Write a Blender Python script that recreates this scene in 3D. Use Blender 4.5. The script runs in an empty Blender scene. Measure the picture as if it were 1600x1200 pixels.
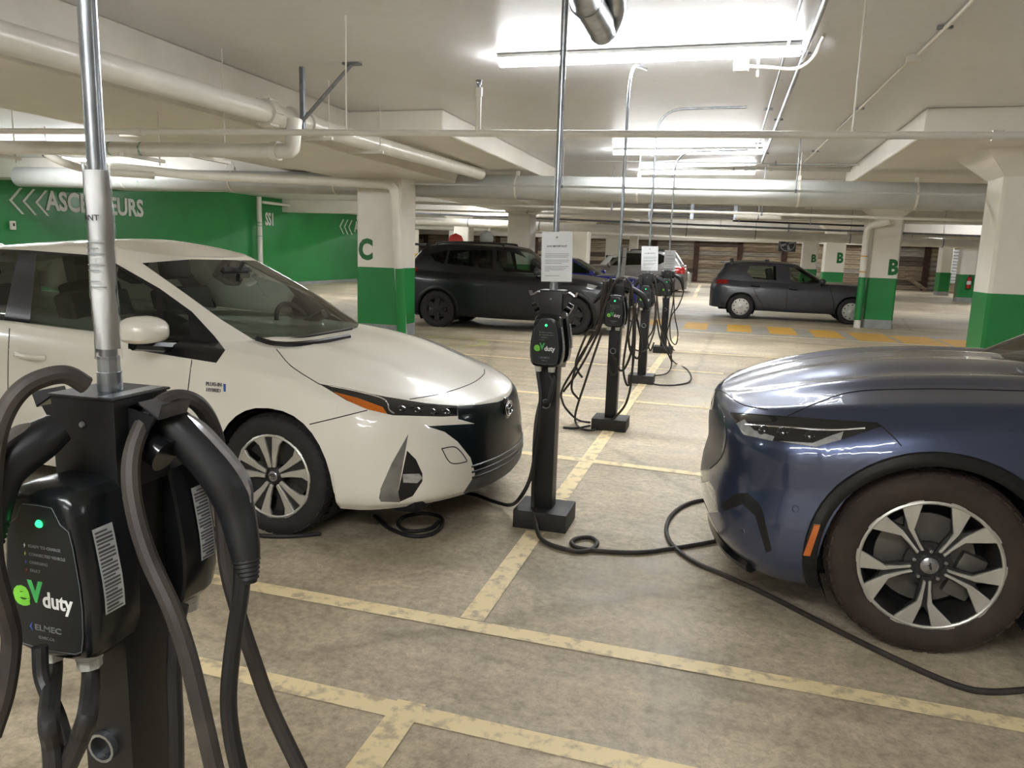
import bpy, bmesh, math, random
from mathutils import Vector, Matrix
from mathutils.bvhtree import BVHTree
from mathutils.geometry import tessellate_polygon
random.seed(7)
scn = bpy.context.scene
COL = scn.collection
R = math.radians
# ------------------------------------------------------------------ camera
YAW, PITCH, ROLL, EYE, FPX = 0.2752, 0.1716, 0.0312, 1.4651, 1181.75
cf = Vector((-math.sin(YAW)*math.cos(PITCH), math.cos(YAW)*math.cos(PITCH), -math.sin(PITCH)))
r0 = Vector((math.cos(YAW), math.sin(YAW), 0)); u0 = r0.cross(cf)
cr = r0*math.cos(ROLL) + u0*math.sin(ROLL)
cu = -r0*math.sin(ROLL) + u0*math.cos(ROLL)
CAM = Vector((0, 0, EYE))
cam = bpy.data.cameras.new('camera'); camo = bpy.data.objects.new('camera', cam); COL.objects.link(camo)
cam.sensor_fit = 'HORIZONTAL'; cam.sensor_width = 36; cam.lens = 36*FPX/1600; cam.clip_start = 0.05; cam.clip_end = 300
mw = Matrix((cr, cu, -cf)).transposed().to_4x4(); mw.translation = CAM
camo.matrix_world = mw
scn.camera = camo
# ------------------------------------------------------------------ world, exposure
wd = bpy.data.worlds.new('world'); scn.world = wd; wd.use_nodes = True
wd.node_tree.nodes['Background'].inputs[0].default_value = (0.8, 0.85, 0.8, 1)
wd.node_tree.nodes['Background'].inputs[1].default_value = 0.02
vs = scn.view_settings
vs.view_transform = 'Standard'; vs.look = 'None'; vs.gamma = 1; vs.use_curve_mapping = False
vs.exposure = 1.85
LAMP = 30.0
def ray(x, y): return cf + cr*((x-800)/FPX) - cu*((y-600)/FPX)
def hz(x, y, z=0.0): d = ray(x, y); return CAM + d*((z-EYE)/d.z)
def hy(x, y, Y): d = ray(x, y); return CAM + d*(Y/d.y)
def hx(x, y, X): d = ray(x, y); return CAM + d*(X/d.x)
def hd(x, y, D): return CAM + ray(x, y)*D
def pj(p):
    d = Vector(p)-CAM; z = d.dot(cf); return (800+FPX*d.dot(cr)/z, 600-FPX*d.dot(cu)/z)
# ------------------------------------------------------------------ helpers
def tag(o, label=None, cat=None, group=None, kind=None):
    if label: o['label'] = label
    if cat: o['category'] = cat
    if group: o['group'] = group
    if kind: o['kind'] = kind
    return o
def empty(name, loc=(0, 0, 0), rz=0.0, label=None, cat=None, group=None, kind=None):
    o = bpy.data.objects.new(name, None); COL.objects.link(o)
    o.location = loc; o.rotation_euler = (0, 0, rz); o.empty_display_size = 0.1
    return tag(o, label, cat, group, kind)
def mesh_obj(name, me, parent=None):
    o = bpy.data.objects.new(name, me); COL.objects.link(o)
    if parent is not None: o.parent = parent
    return o
def smooth_by(me, ang):
    try: me.set_sharp_from_angle(angle=R(ang))
    except Exception: pass
class MB:
    """collects shapes into one mesh"""
    def __init__(s): s.bm = bmesh.new()
    def verts(s, vs): return [s.bm.verts.new(v) for v in vs]
    def face(s, vs):
        try: return s.bm.faces.new(vs)
        except ValueError: return None
    def box(s, a, b, m=None):
        x0, y0, z0 = a; x1, y1, z1 = b
        p = [(x0,y0,z0),(x1,y0,z0),(x1,y1,z0),(x0,y1,z0),(x0,y0,z1),(x1,y0,z1),(x1,y1,z1),(x0,y1,z1)]
        if m is not None: p = [m @ Vector(q) for q in p]
        v = s.verts(p)
        for f in ((3,2,1,0),(4,5,6,7),(0,1,5,4),(1,2,6,5),(2,3,7,6),(3,0,4,7)): s.face([v[i] for i in f])
        return s
    def cbox(s, c, d, m=None):
        return s.box([c[i]-d[i]/2 for i in range(3)], [c[i]+d[i]/2 for i in range(3)], m)
    def ring(s, c, ax, r, n=12, ref=None):
        ax = Vector(ax).normalized()
        a = Vector(ref) if ref is not None else (Vector((0,0,1)) if abs(ax.z) < .9 else Vector((1,0,0)))
        a = (a - ax*a.dot(ax)).normalized(); b = ax.cross(a)
        return s.verts([Vector(c)+a*(r*math.cos(2*math.pi*i/n))+b*(r*math.sin(2*math.pi*i/n)) for i in range(n)])
    def bridge(s, r1, r2):
        n = len(r1)
        for i in range(n): s.face([r1[i], r1[(i+1)%n], r2[(i+1)%n], r2[i]])
    def cyl(s, a, b, r, n=12, r2=None, caps=True):
        a = Vector(a); b = Vector(b); ax = b-a
        q1 = s.ring(a, ax, r, n); q2 = s.ring(b, ax, r if r2 is None else r2, n)
        s.bridge(q1, q2)
        if caps: s.face(q1[::-1]); s.face(q2)
        return s
    def tube(s, pts, r, n=8, caps=True):
        """swept tube; r a number or a list"""
        pts = [Vector(p) for p in pts]; m = len(pts)
        ref = None; prev = None
        for i in range(m):
            t = (pts[min(i+1, m-1)]-pts[max(i-1, 0)])
            if t.length < 1e-9: continue
            t.normalize()
            if ref is None: ref = Vector((0,0,1)) if abs(t.z) < .9 else Vector((1,0,0))
            ref = (ref - t*ref.dot(t)).normalized()
            q = s.ring(pts[i], t, r[i] if isinstance(r, (list, tuple)) else r, n, ref)
            if prev: s.bridge(prev, q)
            elif caps: s.face(q[::-1])
            prev = q
        if caps and prev: s.face(prev)
        return s
    def lathe(s, prof, o=(0,0,0), ax=(0,0,1), n=24, closed=False):
        """prof: (radius, height along ax)"""
        ax = Vector(ax).normalized(); rings = []
        for (r, h) in prof: rings.append(s.ring(Vector(o)+ax*h, ax, max(r, 1e-5), n))
        for i in range(len(rings)-1): s.bridge(rings[i], rings[i+1])
        if closed: s.bridge(rings[-1], rings[0])
        return s
    def prism(s, poly, a, b):
        """poly of 2-D points, a/b functions (u,v)->3-D for the two ends"""
        p = s.verts([a(*q) for q in poly]); q = s.verts([b(*t) for t in poly]); n = len(poly)
        s.face(p[::-1]); s.face(q)
        for i in range(n): s.face([p[i], p[(i+1)%n], q[(i+1)%n], q[i]])
        return s
    def grid(s, rows, wrap=False):
        vv = [s.verts(r) for r in rows]
        for i in range(len(vv)-1):
            n = len(vv[i])
            for j in range(n if wrap else n-1): s.face([vv[i][j], vv[i][(j+1)%n], vv[i+1][(j+1)%n], vv[i+1][j]])
        return vv
    def bevel(s, w, seg=2, ang=30):
        s.bm.normal_update()
        es = [e for e in s.bm.edges if len(e.link_faces) == 2 and e.calc_face_angle(0) > R(ang)]
        bmesh.ops.bevel(s.bm, geom=es, offset=w, segments=seg, affect='EDGES', profile=.7, clamp_overlap=True)
        return s
    def build(s, name, mat, parent=None, smooth=True, ang=35, recalc=True):
        if recalc: bmesh.ops.recalc_face_normals(s.bm, faces=s.bm.faces[:])
        me = bpy.data.meshes.new(name); s.bm.to_mesh(me); s.bm.free()
        if mat: me.materials.append(mat)
        if smooth:
            me.polygons.foreach_set('use_smooth', [True]*len(me.polygons)); smooth_by(me, ang)
        return mesh_obj(name, me, parent)
def catmull(pts, per=8, closed=False):
    P = [Vector(p) for p in pts]; n = len(P); out = []
    rng = n if closed else n-1
    for i in range(rng):
        p0 = P[(i-1) % n] if closed or i > 0 else P[0]*2-P[1]
        p1 = P[i]; p2 = P[(i+1) % n]
        p3 = P[(i+2) % n] if closed or i+2 < n else P[-1]*2-P[-2]
        for k in range(per):
            t = k/per
            out.append(.5*((2*p1)+(p2-p0)*t+(2*p0-5*p1+4*p2-p3)*t*t+(3*p1-p0-3*p2+p3)*t**3))
    if not closed: out.append(P[-1])
    return out
def interp(tbl, x):
    """smooth (monotone-ish cubic) interpolation of a table [(x,v),...]"""
    if x <= tbl[0][0]: return tbl[0][1]
    if x >= tbl[-1][0]: return tbl[-1][1]
    n = len(tbl)
    for i in range(n-1):
        if x <= tbl[i+1][0]: break
    x0, v0 = tbl[i]; x1, v1 = tbl[i+1]; h = x1-x0
    d = (v1-v0)/h
    def sl(k):
        if k == 0: return (tbl[1][1]-tbl[0][1])/(tbl[1][0]-tbl[0][0])
        if k == n-1: return (tbl[-1][1]-tbl[-2][1])/(tbl[-1][0]-tbl[-2][0])
        a = (tbl[k][1]-tbl[k-1][1])/(tbl[k][0]-tbl[k-1][0]); b = (tbl[k+1][1]-tbl[k][1])/(tbl[k+1][0]-tbl[k][0])
        return 0 if a*b <= 0 else 2*a*b/(a+b)
    m0, m1 = sl(i), sl(i+1); t = (x-x0)/h
    return (2*t**3-3*t*t+1)*v0+(t**3-2*t*t+t)*h*m0+(-2*t**3+3*t*t)*v1+(t**3-t*t)*h*m1
def lin(tbl, x):
    if x <= tbl[0][0]: return tbl[0][1]
    for (a, b), (c, d) in zip(tbl, tbl[1:]):
        if x <= c: return b+(d-b)*(x-a)/(c-a)
    return tbl[-1][1]
def bez(name, body, parent=None): return body.build(name, None, parent)
def text_obj(name, s, size, mat, M, parent=None, depth=0.001, bold=0.0, align='CENTER', sx=1.0, spacing=1.0):
    """lettering as real geometry; M a 4x4 (x right, y up, z out of the surface)"""
    cu_ = bpy.data.curves.new(name, 'FONT'); cu_.body = s; cu_.size = size; cu_.extrude = depth; cu_.offset = bold
    cu_.align_x = align; cu_.align_y = 'CENTER'; cu_.space_character = spacing; cu_.resolution_u = 3
    o = bpy.data.objects.new(name, cu_); COL.objects.link(o)
    dg = bpy.context.evaluated_depsgraph_get()
    me = bpy.data.meshes.new_from_object(o.evaluated_get(dg)); me.name = name
    bpy.data.objects.remove(o); bpy.data.curves.remove(cu_)
    me.transform(Matrix.Diagonal((sx, 1, 1, 1)))
    me.transform(M)
    me.materials.clear(); me.materials.append(mat)
    return mesh_obj(name, me, parent)
def frame(o, xdir, ydir):
    x = Vector(xdir).normalized(); z = x.cross(Vector(ydir)).normalized(); y = z.cross(x)
    m = Matrix((x, y, z)).transposed().to_4x4(); m.translation = Vector(o); return m
def copy_tree(o, parent=None):
    c = o.copy(); COL.objects.link(c)
    if parent is not None: c.parent = parent
    for ch in list(o.children): copy_tree(ch, c)
    return c
# ------------------------------------------------------------------ materials
def srgb(r, g, b):
    f = lambda c: (c/255/12.92) if c/255 <= .04045 else ((c/255+.055)/1.055)**2.4
    return (f(r), f(g), f(b), 1)
MATS = {}
def mat(name, col, rough=.5, metal=0., spec=.5, var=None, vscale=6., vdetail=6., bump=0., bscale=40., coat=0., crough=.03,
        rvar=0., emit=None, estr=0., trans=0., ior=1.45, alpha=1., stretch=None, sheen=0.):
    """principled material with procedural colour variation, roughness variation and bump"""
    if name in MATS: return MATS[name]
    m = bpy.data.materials.new(name); m.use_nodes = True; MATS[name] = m
    nt = m.node_tree; n = nt.nodes; L = nt.links; b = n['Principled BSDF']
    b.inputs['Base Color'].default_value = col; b.inputs['Roughness'].default_value = rough
    b.inputs['Metallic'].default_value = metal; b.inputs['Specular IOR Level'].default_value = spec
    b.inputs['Coat Weight'].default_value = coat; b.inputs['Coat Roughness'].default_value = crough
    b.inputs['Transmission Weight'].default_value = trans; b.inputs['IOR'].default_value = ior; b.inputs['Alpha'].default_value = alpha
    if emit: b.inputs['Emission Color'].default_value = emit; b.inputs['Emission Strength'].default_value = estr
    if var or rvar or bump:
        tc = n.new('ShaderNodeTexCoord'); src = tc.outputs['Object']
        if stretch:
            mp = n.new('ShaderNodeMapping'); mp.inputs['Scale'].default_value = stretch; L.new(src, mp.inputs[0]); src = mp.outputs[0]
    if var or rvar:
        nz = n.new('ShaderNodeTexNoise'); nz.inputs['Scale'].default_value = vscale; nz.inputs['Detail'].default_value = vdetail
        nz.inputs['Roughness'].default_value = .6; L.new(src, nz.inputs['Vector'])
    if var:
        rp = n.new('ShaderNodeValToRGB'); rp.color_ramp.elements[0].position = .32; rp.color_ramp.elements[1].position = .68
        rp.color_ramp.elements[0].color = var; rp.color_ramp.elements[1].color = col
        L.new(nz.outputs['Fac'], rp.inputs[0]); L.new(rp.outputs[0], b.inputs['Base Color'])
    if rvar:
        mr = n.new('ShaderNodeMapRange'); mr.inputs['From Min'].default_value = .3; mr.inputs['From Max'].default_value = .7
        mr.inputs['To Min'].default_value = max(0, rough-rvar); mr.inputs['To Max'].default_value = min(1, rough+rvar)
        L.new(nz.outputs['Fac'], mr.inputs[0]); L.new(mr.outputs[0], b.inputs['Roughness'])
    if bump:
        nb = n.new('ShaderNodeTexNoise'); nb.inputs['Scale'].default_value = bscale; nb.inputs['Detail'].default_value = 4
        L.new(src, nb.inputs['Vector'])
        bp = n.new('ShaderNodeBump'); bp.inputs['Strength'].default_value = min(1, bump*10); bp.inputs['Distance'].default_value = bump*.05
        L.new(nb.outputs['Fac'], bp.inputs['Height']); L.new(bp.outputs[0], b.inputs['Normal'])
    return m
def concrete(name, cols, big=.35, mid=2.2, fine=28., streak=None, rmin=.35, rmax=.85, bump=.25, stains=None, spec=.5, mlo=.62, fmix=.9):
    """poured concrete: three noises mixed, optional streaks, gloss that varies"""
    m = bpy.data.materials.new(name); m.use_nodes = True; MATS[name] = m
    nt = m.node_tree; n = nt.nodes; L = nt.links; b = n['Principled BSDF']
    b.inputs['Specular IOR Level'].default_value = spec
    tc = n.new('ShaderNodeTexCoord'); O = tc.outputs['Object']
    def noise(scale, detail=6, rough=.6, vec=O, dist=0.):
        z = n.new('ShaderNodeTexNoise'); z.inputs['Scale'].default_value = scale; z.inputs['Detail'].default_value = detail
        z.inputs['Roughness'].default_value = rough; z.inputs['Distortion'].default_value = dist; L.new(vec, z.inputs['Vector']); return z.outputs['Fac']
    def ramp(f, a, c, p0=.3, p1=.7):
        r = n.new('ShaderNodeValToRGB'); r.color_ramp.elements[0].position = p0; r.color_ramp.elements[1].position = p1
        r.color_ramp.elements[0].color = a; r.color_ramp.elements[1].color = c; L.new(f, r.inputs[0]); return r.outputs[0]
    def mix(f, a, c, mode='MIX'):
        x = n.new('ShaderNodeMix'); x.data_type = 'RGBA'; x.blend_type = mode
        if isinstance(f, float): x.inputs[0].default_value = f
        else: L.new(f, x.inputs[0])
        L.new(a, x.inputs[6]); L.new(c, x.inputs[7]); return x.outputs[2]
    nb = noise(big, 5, .65, dist=.6); nm = noise(mid, 10, .78, dist=.8); nf = noise(fine, 10, .85)
    base = ramp(nb, cols[0], cols[1]); md = ramp(nm, (mlo, mlo*.97, mlo*.92, 1), (1, 1, 1, 1), .38, .6); fn = ramp(nf, (.5, .48, .45, 1), (1, 1, 1, 1), .36, .58)
    c = mix(.8, base, md, 'MULTIPLY'); c = mix(fmix, c, fn, 'MULTIPLY')
    if streak:
        mp = n.new('ShaderNodeMapping'); mp.inputs['Scale'].default_value = streak; L.new(O, mp.inputs[0])
        ns = noise(1., 6, .65, mp.outputs[0], .5)
        c = mix(.45, c, ramp(ns, (.42, .40, .37, 1), (1, 1, 1, 1), .36, .56), 'MULTIPLY')
    if stains:
        v = n.new('ShaderNodeTexVoronoi'); v.feature = 'DISTANCE_TO_EDGE'; v.inputs['Scale'].default_value = stains; v.inputs['Randomness'].default_value = 1
        dn = n.new('ShaderNodeTexNoise'); dn.inputs['Scale'].default_value = 3; L.new(O, dn.inputs['Vector'])
        ad = n.new('ShaderNodeMix'); ad.data_type = 'VECTOR'; ad.inputs[0].default_value = .12; L.new(O, ad.inputs[4]); L.new(dn.outputs['Color'], ad.inputs[5])
        L.new(ad.outputs[1], v.inputs['Vector'])
        c = mix(.35, c, ramp(v.outputs['Distance'], (.35, .33, .3, 1), (1, 1, 1, 1), .0, .012), 'MULTIPLY')
    L.new(c, b.inputs['Base Color'])
    mr = n.new('ShaderNodeMapRange'); mr.inputs['From Min'].default_value = .35; mr.inputs['From Max'].default_value = .65
    mr.inputs['To Min'].default_value = rmin; mr.inputs['To Max'].default_value = rmax; L.new(nm, mr.inputs[0]); L.new(mr.outputs[0], b.inputs['Roughness'])
    bp = n.new('ShaderNodeBump'); bp.inputs['Strength'].default_value = bump; bp.inputs['Distance'].default_value = .004
    L.new(nf, bp.inputs['Height']); L.new(bp.outputs[0], b.inputs['Normal'])
    return m
W_ = srgb(222, 218, 208)
M_floor = concrete('floor_concrete', (srgb(194, 180, 154), srgb(232, 218, 192)), streak=(.12, 1.6, 1), rmin=.42, rmax=.8, stains=.22, mlo=.58, fine=24.)
M_ceil = concrete('ceiling_paint', (srgb(216, 217, 220), srgb(226, 227, 230)), big=.3, mid=.5, fine=10, rmin=.3, rmax=.36, bump=.02, mlo=.95, fmix=.12, spec=.35)
M_white = mat('white_paint', srgb(226, 221, 210), .38, var=srgb(212, 207, 196), vscale=1.5, bump=.02, bscale=30, rvar=.06)
M_grey = mat('grey_paint', srgb(176, 178, 174), .45, var=srgb(160, 162, 158), vscale=1.2, bump=.02)
M_green = mat('green_paint', srgb(38, 132, 66), .38, var=srgb(32, 118, 58), vscale=1.3, bump=.02, bscale=25, rvar=.08)
M_greydado = mat('grey_base_paint', srgb(150, 152, 150), .5, var=srgb(132, 134, 132))
M_pipe = mat('white_pipe_jacket', srgb(228, 224, 214), .3, var=srgb(214, 210, 200), vscale=3)
M_pipeg = mat('grey_pipe_jacket', srgb(186, 188, 184), .4, var=srgb(170, 172, 168), vscale=2)
M_galv = mat('galvanised_steel', srgb(176, 180, 184), .28, metal=.9, var=srgb(140, 146, 152), vscale=14)
M_galvd = mat('dull_steel', srgb(150, 154, 160), .42, metal=.8, var=srgb(120, 124, 130), vscale=20)
M_dark = mat('dark_steel', srgb(50, 48, 48), .5, metal=.4)
M_let_white = mat('white_lettering', srgb(225, 228, 222), .5, var=srgb(214, 216, 210), vscale=4)
M_let_green = mat('green_lettering', srgb(28, 104, 52), .5, var=srgb(24, 96, 46), vscale=4)
M_black = mat('black_powder_coat', srgb(22, 22, 23), .42, var=srgb(16, 16, 17), vscale=30, bump=.01, bscale=200)
M_blackgloss = mat('black_gloss_plastic', srgb(20, 21, 22), .16, var=srgb(16, 17, 18), vscale=20)
M_rubber = mat('black_rubber', srgb(30, 29, 28), .6, var=srgb(20, 19, 19), vscale=12, bump=.02, bscale=90)
M_cable = mat('dusty_cable_rubber', srgb(62, 56, 50), .62, var=srgb(38, 34, 31), vscale=7, bump=.01, bscale=80)
M_cabledk = mat('black_cable_rubber', srgb(36, 34, 33), .5, var=srgb(26, 25, 24), vscale=9)
M_brick = M_white
def emissive(name, col, s):
    m = bpy.data.materials.new(name); m.use_nodes = True; nt = m.node_tree; nt.nodes.clear()
    o = nt.nodes.new('ShaderNodeOutputMaterial'); e = nt.nodes.new('ShaderNodeEmission'); e.inputs[0].default_value = col; e.inputs[1].default_value = s
    nt.links.new(e.outputs[0], o.inputs[0]); MATS[name] = m; return m
M_lamp = emissive('lamp_diffuser', (.95, .975, 1, 1), LAMP)
M_led = emissive('green_led', (.02, .85, .14, 1), 1.3)
M_exit = emissive('lit_exit_sign', (.1, .35, .9, 1), 1.5)
def glass(name, tint=(.75, .85, .8), rough=0.0, refl=1.0, dark=.5):
    """thin car glass: tinted transparent + fresnel reflection"""
    m = bpy.data.materials.new(name); m.use_nodes = True; nt = m.node_tree; nt.nodes.clear(); N = nt.nodes.new
    o = N('ShaderNodeOutputMaterial'); t = N('ShaderNodeBsdfTransparent'); g = N('ShaderNodeBsdfGlossy'); f = N('ShaderNodeFresnel'); mx = N('ShaderNodeMixShader')
    t.inputs[0].default_value = (tint[0]*dark, tint[1]*dark, tint[2]*dark, 1); g.inputs['Roughness'].default_value = rough; f.inputs[0].default_value = 1.5
    nz = N('ShaderNodeTexNoise'); nz.inputs['Scale'].default_value = 3; bp = N('ShaderNodeBump'); bp.inputs['Strength'].default_value = .02
    nt.links.new(nz.outputs['Fac'], bp.inputs['Height']); nt.links.new(bp.outputs[0], g.inputs['Normal'])
    nt.links.new(f.outputs[0], mx.inputs[0]); nt.links.new(t.outputs[0], mx.inputs[1]); nt.links.new(g.outputs[0], mx.inputs[2]); nt.links.new(mx.outputs[0], o.inputs[0])
    MATS[name] = m; return m
# ------------------------------------------------------------------ room shell
ZC = 3.13
def struct(o, label=None, cat=None):
    o['kind'] = 'structure'
    return tag(o, label, cat)
fl = MB(); fl.grid([[(x, y, 0) for x in (-27, -16, -5, 6, 14, 24)] for y in (-7, 3, 13, 23, 33, 43, 53)])
struct(fl.build('floor', M_floor, smooth=False), 'worn grey concrete garage floor with tyre streaks', 'floor')
struct(MB().box((-27, -7, ZC), (24, 53, ZC+.2)).build('ceiling', M_ceil, smooth=False), 'glossy white painted concrete slab ceiling', 'ceiling')
struct(MB().box((-16.3, -7, 0), (-16, 32, ZC)).build('wall_left', M_green, smooth=False), 'green painted concrete wall behind the white car', 'wall')
struct(MB().box((-27, -7.2, 0), (24, -7, ZC)).build('wall_front', M_white, smooth=False), 'white painted wall behind the camera', 'wall')
struct(MB().box((24, -7, 0), (24.2, 53, ZC)).build('wall_right', M_white, smooth=False), 'white painted wall far right', 'wall')
struct(MB().box((-27.2, 32, 0), (-27, 53, ZC)).build('wall_side', M_white, smooth=False), 'white painted wall far left', 'wall')
struct(MB().box((-27, 31.8, 0), (-16.3, 32, ZC)).build('wall_return', M_white, smooth=False), 'white return wall behind the green wall', 'wall')
struct(MB().box((-15.995, -6, 0), (-15.96, 31.9, .12)).build('baseboard_left', M_greydado, smooth=False), 'grey painted kerb along the green wall', 'baseboard')
# --- far wall: timber lagging between rusty steel piles
M_timber = [mat('weathered_timber_%s' % k, srgb(*c), .85, var=srgb(*d), vscale=1.6, stretch=(.6, 3, 6), vdetail=8, bump=.06, bscale=9) for k, c, d in
            (('pale', (196, 180, 154), (112, 96, 80)), ('brown', (164, 144, 120), (86, 72, 60)), ('grey', (178, 170, 156), (104, 96, 86)), ('dark', (112, 98, 86), (58, 50, 46)))]
M_rust = mat('rusty_steel', srgb(88, 62, 52), .75, metal=.2, var=srgb(58, 40, 36), vscale=5)
wb = struct(MB().box((-27, 50.3, 0), (24, 50.6, ZC)).build('wall_back', M_timber[3], smooth=False), 'timber lagging wall between rusty steel piles', 'wall')
pk = []
for k in range(4):
    m = MB().box((-1.24, 0, 0), (1.24, .08, .262)); m.bevel(.012, 1); o = m.build('plank', M_timber[k], wb); pk.append(o.data); bpy.data.objects.remove(o)
xb = -26.0
while xb < 12.6:
    for rws in range(10):
        o = mesh_obj('plank', pk[random.choice((0, 0, 0, 1, 1, 2, 2, 3))], wb)
        o.location = (xb+1.32+random.uniform(-.02, .02), 50.18-random.uniform(0, .07), .02+rws*.278); o.rotation_euler = (0, random.uniform(-.004, .004), 0)
    m = MB(); m.box((xb-.16, 50.05, 0), (xb+.16, 50.07, 2.9)); m.box((xb-.012, 50.07, 0), (xb+.012, 50.3, 2.9))
    m.build('steel_pile', M_rust, wb, smooth=False)
    xb += 2.64
for (xa, za, xc, zc) in ((9.6, 1.0, 11.0, .05), (3.2, .9, 4.4, .05)):
    a = Vector((xa, 49.7, za)); c = Vector((xc, 49.4, zc))
    m = MB(); m.tube([a, c], .1, 4); m.build('timber_prop', M_timber[1], wb, smooth=False)
# white corrugated siding at the right end
M_siding = mat('white_siding', srgb(214, 216, 218), .35, metal=.1, var=srgb(190, 194, 198), vscale=2)
sd = struct(MB().box((11.2, 47.3, 0), (24, 47.5, 2.75)).build('wall_siding', M_timber[1], smooth=False), 'white corrugated siding beyond the far columns', 'wall')
for k in range(11):
    m = MB(); m.prism([(0, 0), (-.05, .04), (-.05, .13), (0, .17)], lambda u, v: (11.25, 47.3+u, .55+k*.17+v*.85), lambda u, v: (23.9, 47.3+u, .55+k*.17+v*.85)); m.build('siding_panel', M_siding, sd, smooth=False)
# --- beams and drop panels
def beam(name, a, b, label, m=None):
    q = MB().box(a, b); q.bevel(.012, 1)
    return struct(q.build(name, m or M_white, smooth=False), label, 'beam')
beam('beam', (-6.5, -7, 2.62), (-4.7, 20.5, ZC-.001), 'deep white concrete beam running above the white car to the column marked C')
beam('beam', (-15.9, 13.0, 2.72), (-6.5, 13.6, ZC-.001), 'white cross beam between green wall and column marked C')
beam('drop_panel', (-8.2, 8.85, 2.86), (-3.46, 15.2, ZC-.002), 'white ceiling drop panel over the column marked C')
beam('drop_panel', (1.87, 9.35, 2.85), (6.6, 15.4, ZC-.002), 'white ceiling drop panel over the right column')
for i, (x, y) in enumerate(((-5.7, 21), (-5.7, 29.5), (3.4, 19.6), (3.4, 28.4), (3.4, 37))):
    w = 1.9 if x < 0 else 1.7
    beam('drop_panel', (x-w, y-2.6, 2.86), (x+w, y+2.6, ZC-.003), ('white ceiling drop panel above the second column behind the black SUV', 'white ceiling drop panel farther behind the black SUV',
         'white ceiling drop panel over the near column marked B', 'white ceiling drop panel over the middle column marked B', 'white ceiling drop panel over the farthest column marked B')[i])
for y in (17.2, 25.2, 33.4, 41.5):
    beam('beam', (-26, y-.25, 2.68 if y > 20 else 2.8), (23.5, y+.25, ZC-.004), {17.2: 'white cross beam above the black SUV', 25.2: 'second white cross beam behind the black SUV',
         33.4: 'third white cross beam towards the timber wall', 41.5: 'farthest white cross beam before the timber wall'}[y], M_white)
beam('beam', (-27, 49.2, 2.55), (24, 50.0, ZC-.004), 'pale edge beam along the top of the timber wall')
# --- columns: white shaft, green dado, grey foot, letter
def column(x0, y0, w, d, label, letter=None, foot=True, lx=.3, lz=1.4, capital=True, sz=.46, gh=1.155):
    e = empty('column', (x0+w/2, y0+d/2, 0), 0, label, 'column', 'concrete columns', 'structure')
    c = .035
    def pr(z0, z1, g=0.):
        a, b = -w/2-g, w/2+g; f, k = -d/2-g, d/2+g
        pl = [(a+c, f), (b-c, f), (b, f+c), (b, k-c), (b-c, k), (a+c, k), (a, k-c), (a, f+c)]
        return MB().prism(pl, lambda u, v: (u, v, z0), lambda u, v: (u, v, z1))
    pr(gh, ZC).build('shaft', M_white, e, smooth=False)
    pr(.2, gh, .003).build('green_dado', M_green, e, smooth=False)
    pr(0, .2, .005).build('grey_foot', M_greydado, e, smooth=False)
    if capital:
        m = MB(); r1 = m.verts([(sx*(w/2+.001), sy*(d/2+.001), 2.55) for sx, sy in ((-1,-1),(1,-1),(1,1),(-1,1))])
        r2 = m.verts([(sx*(w/2+.32), sy*(d/2+.32), 2.858) for sx, sy in ((-1,-1),(1,-1),(1,1),(-1,1))]); m.bridge(r1, r2); m.face(r2)
        m.build('capital', M_white, e, smooth=False)
    if letter:
        text_obj('painted_letter', letter, sz, M_let_green, frame((lx-w/2, -d/2-.0045, lz), (1, 0, 0), (0, 0, 1)), e, .001, .022, sx=.8)
    return e
column(-6.12, 11.75, .8, .65, 'white and green column marked C beside the black SUV', 'C', lx=.17, lz=1.43, capital=False, sz=.46)
column(3.02, 19.15, .62, .6, 'white and green column marked B in front of the dark hatchback', 'B', lx=.5, lz=1.39, sz=.46)
column(2.98, 28.0, .66, .6, 'middle column marked B behind the dark hatchback', 'B', lx=.5, lz=1.62, sz=.46)
column(3.0, 37.0, .68, .6, 'farthest column marked B above the dark hatchback', 'B', lx=.5, lz=1.62, sz=.46)
column(3.05, 10.6, .8, .66, 'large white and green column beside the blue car windscreen', 'C', lx=.62, lz=1.43)
column(-6.15, 20.8, .66, .66, 'white column rising directly behind the black SUV roof')
column(-6.06, 29.2, .66, .66, 'grey white column right of the paper notice behind the blue car')
column(-6.06, 37.6, .66, .66, 'distant white column behind the grey SUV')
column(-6.0, 46.0, .5, .5, 'slim distant white column against the timber wall', capital=False)
column(-10.9, 29.2, .66, .66, 'white column behind the rear of the black SUV')
column(10.1, 43.0, .5, .9, 'narrow column with bright green dado before the siding')
column(9.2, 36.0, .58, .6, 'white column carrying the red fire extinguisher', capital=False)
column(-14.3, 37.6, .66, .66, 'distant white column at the left edge beside the column marked C')
# lettering on the green wall, reading along +Y
def adopt(parent, o):
    o.parent = parent; o.matrix_parent_inverse = parent.matrix_basis.inverted(); return o
def wall_text(s, y, z, size, parent, sx=1., bold=.02):
    return adopt(parent, text_obj('lettering', s, size, M_let_white, frame((-15.985, y, z), (0, 1, 0), (0, 0, 1)), None, .003, bold, 'LEFT', sx))
def chevron(y, z, h, w, parent, th=.055):
    m = MB(); n = Vector((0, 0, 0))
    for sg_ in (1, -1):
        pl = [(y, z), (y+w, z+sg_*h/2), (y+w+th*1.3, z+sg_*h/2), (y+th*1.3, z)]
        m.prism(pl, lambda u, v: (-15.998, u, v), lambda u, v: (-15.982, u, v))
    return adopt(parent, m.build('chevron', M_let_white, None, smooth=False))
sg = empty('wall_sign', (-15.98, 16, 2.3), 0, 'white ASCENSEURS lettering with three chevrons on the green wall', 'wall sign')
wall_text('ASCENSEURS', 14.85, 2.345, .63, sg, .86)
for k in range(3): chevron(13.86+k*.34, 2.3, .6, .3, sg)
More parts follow.
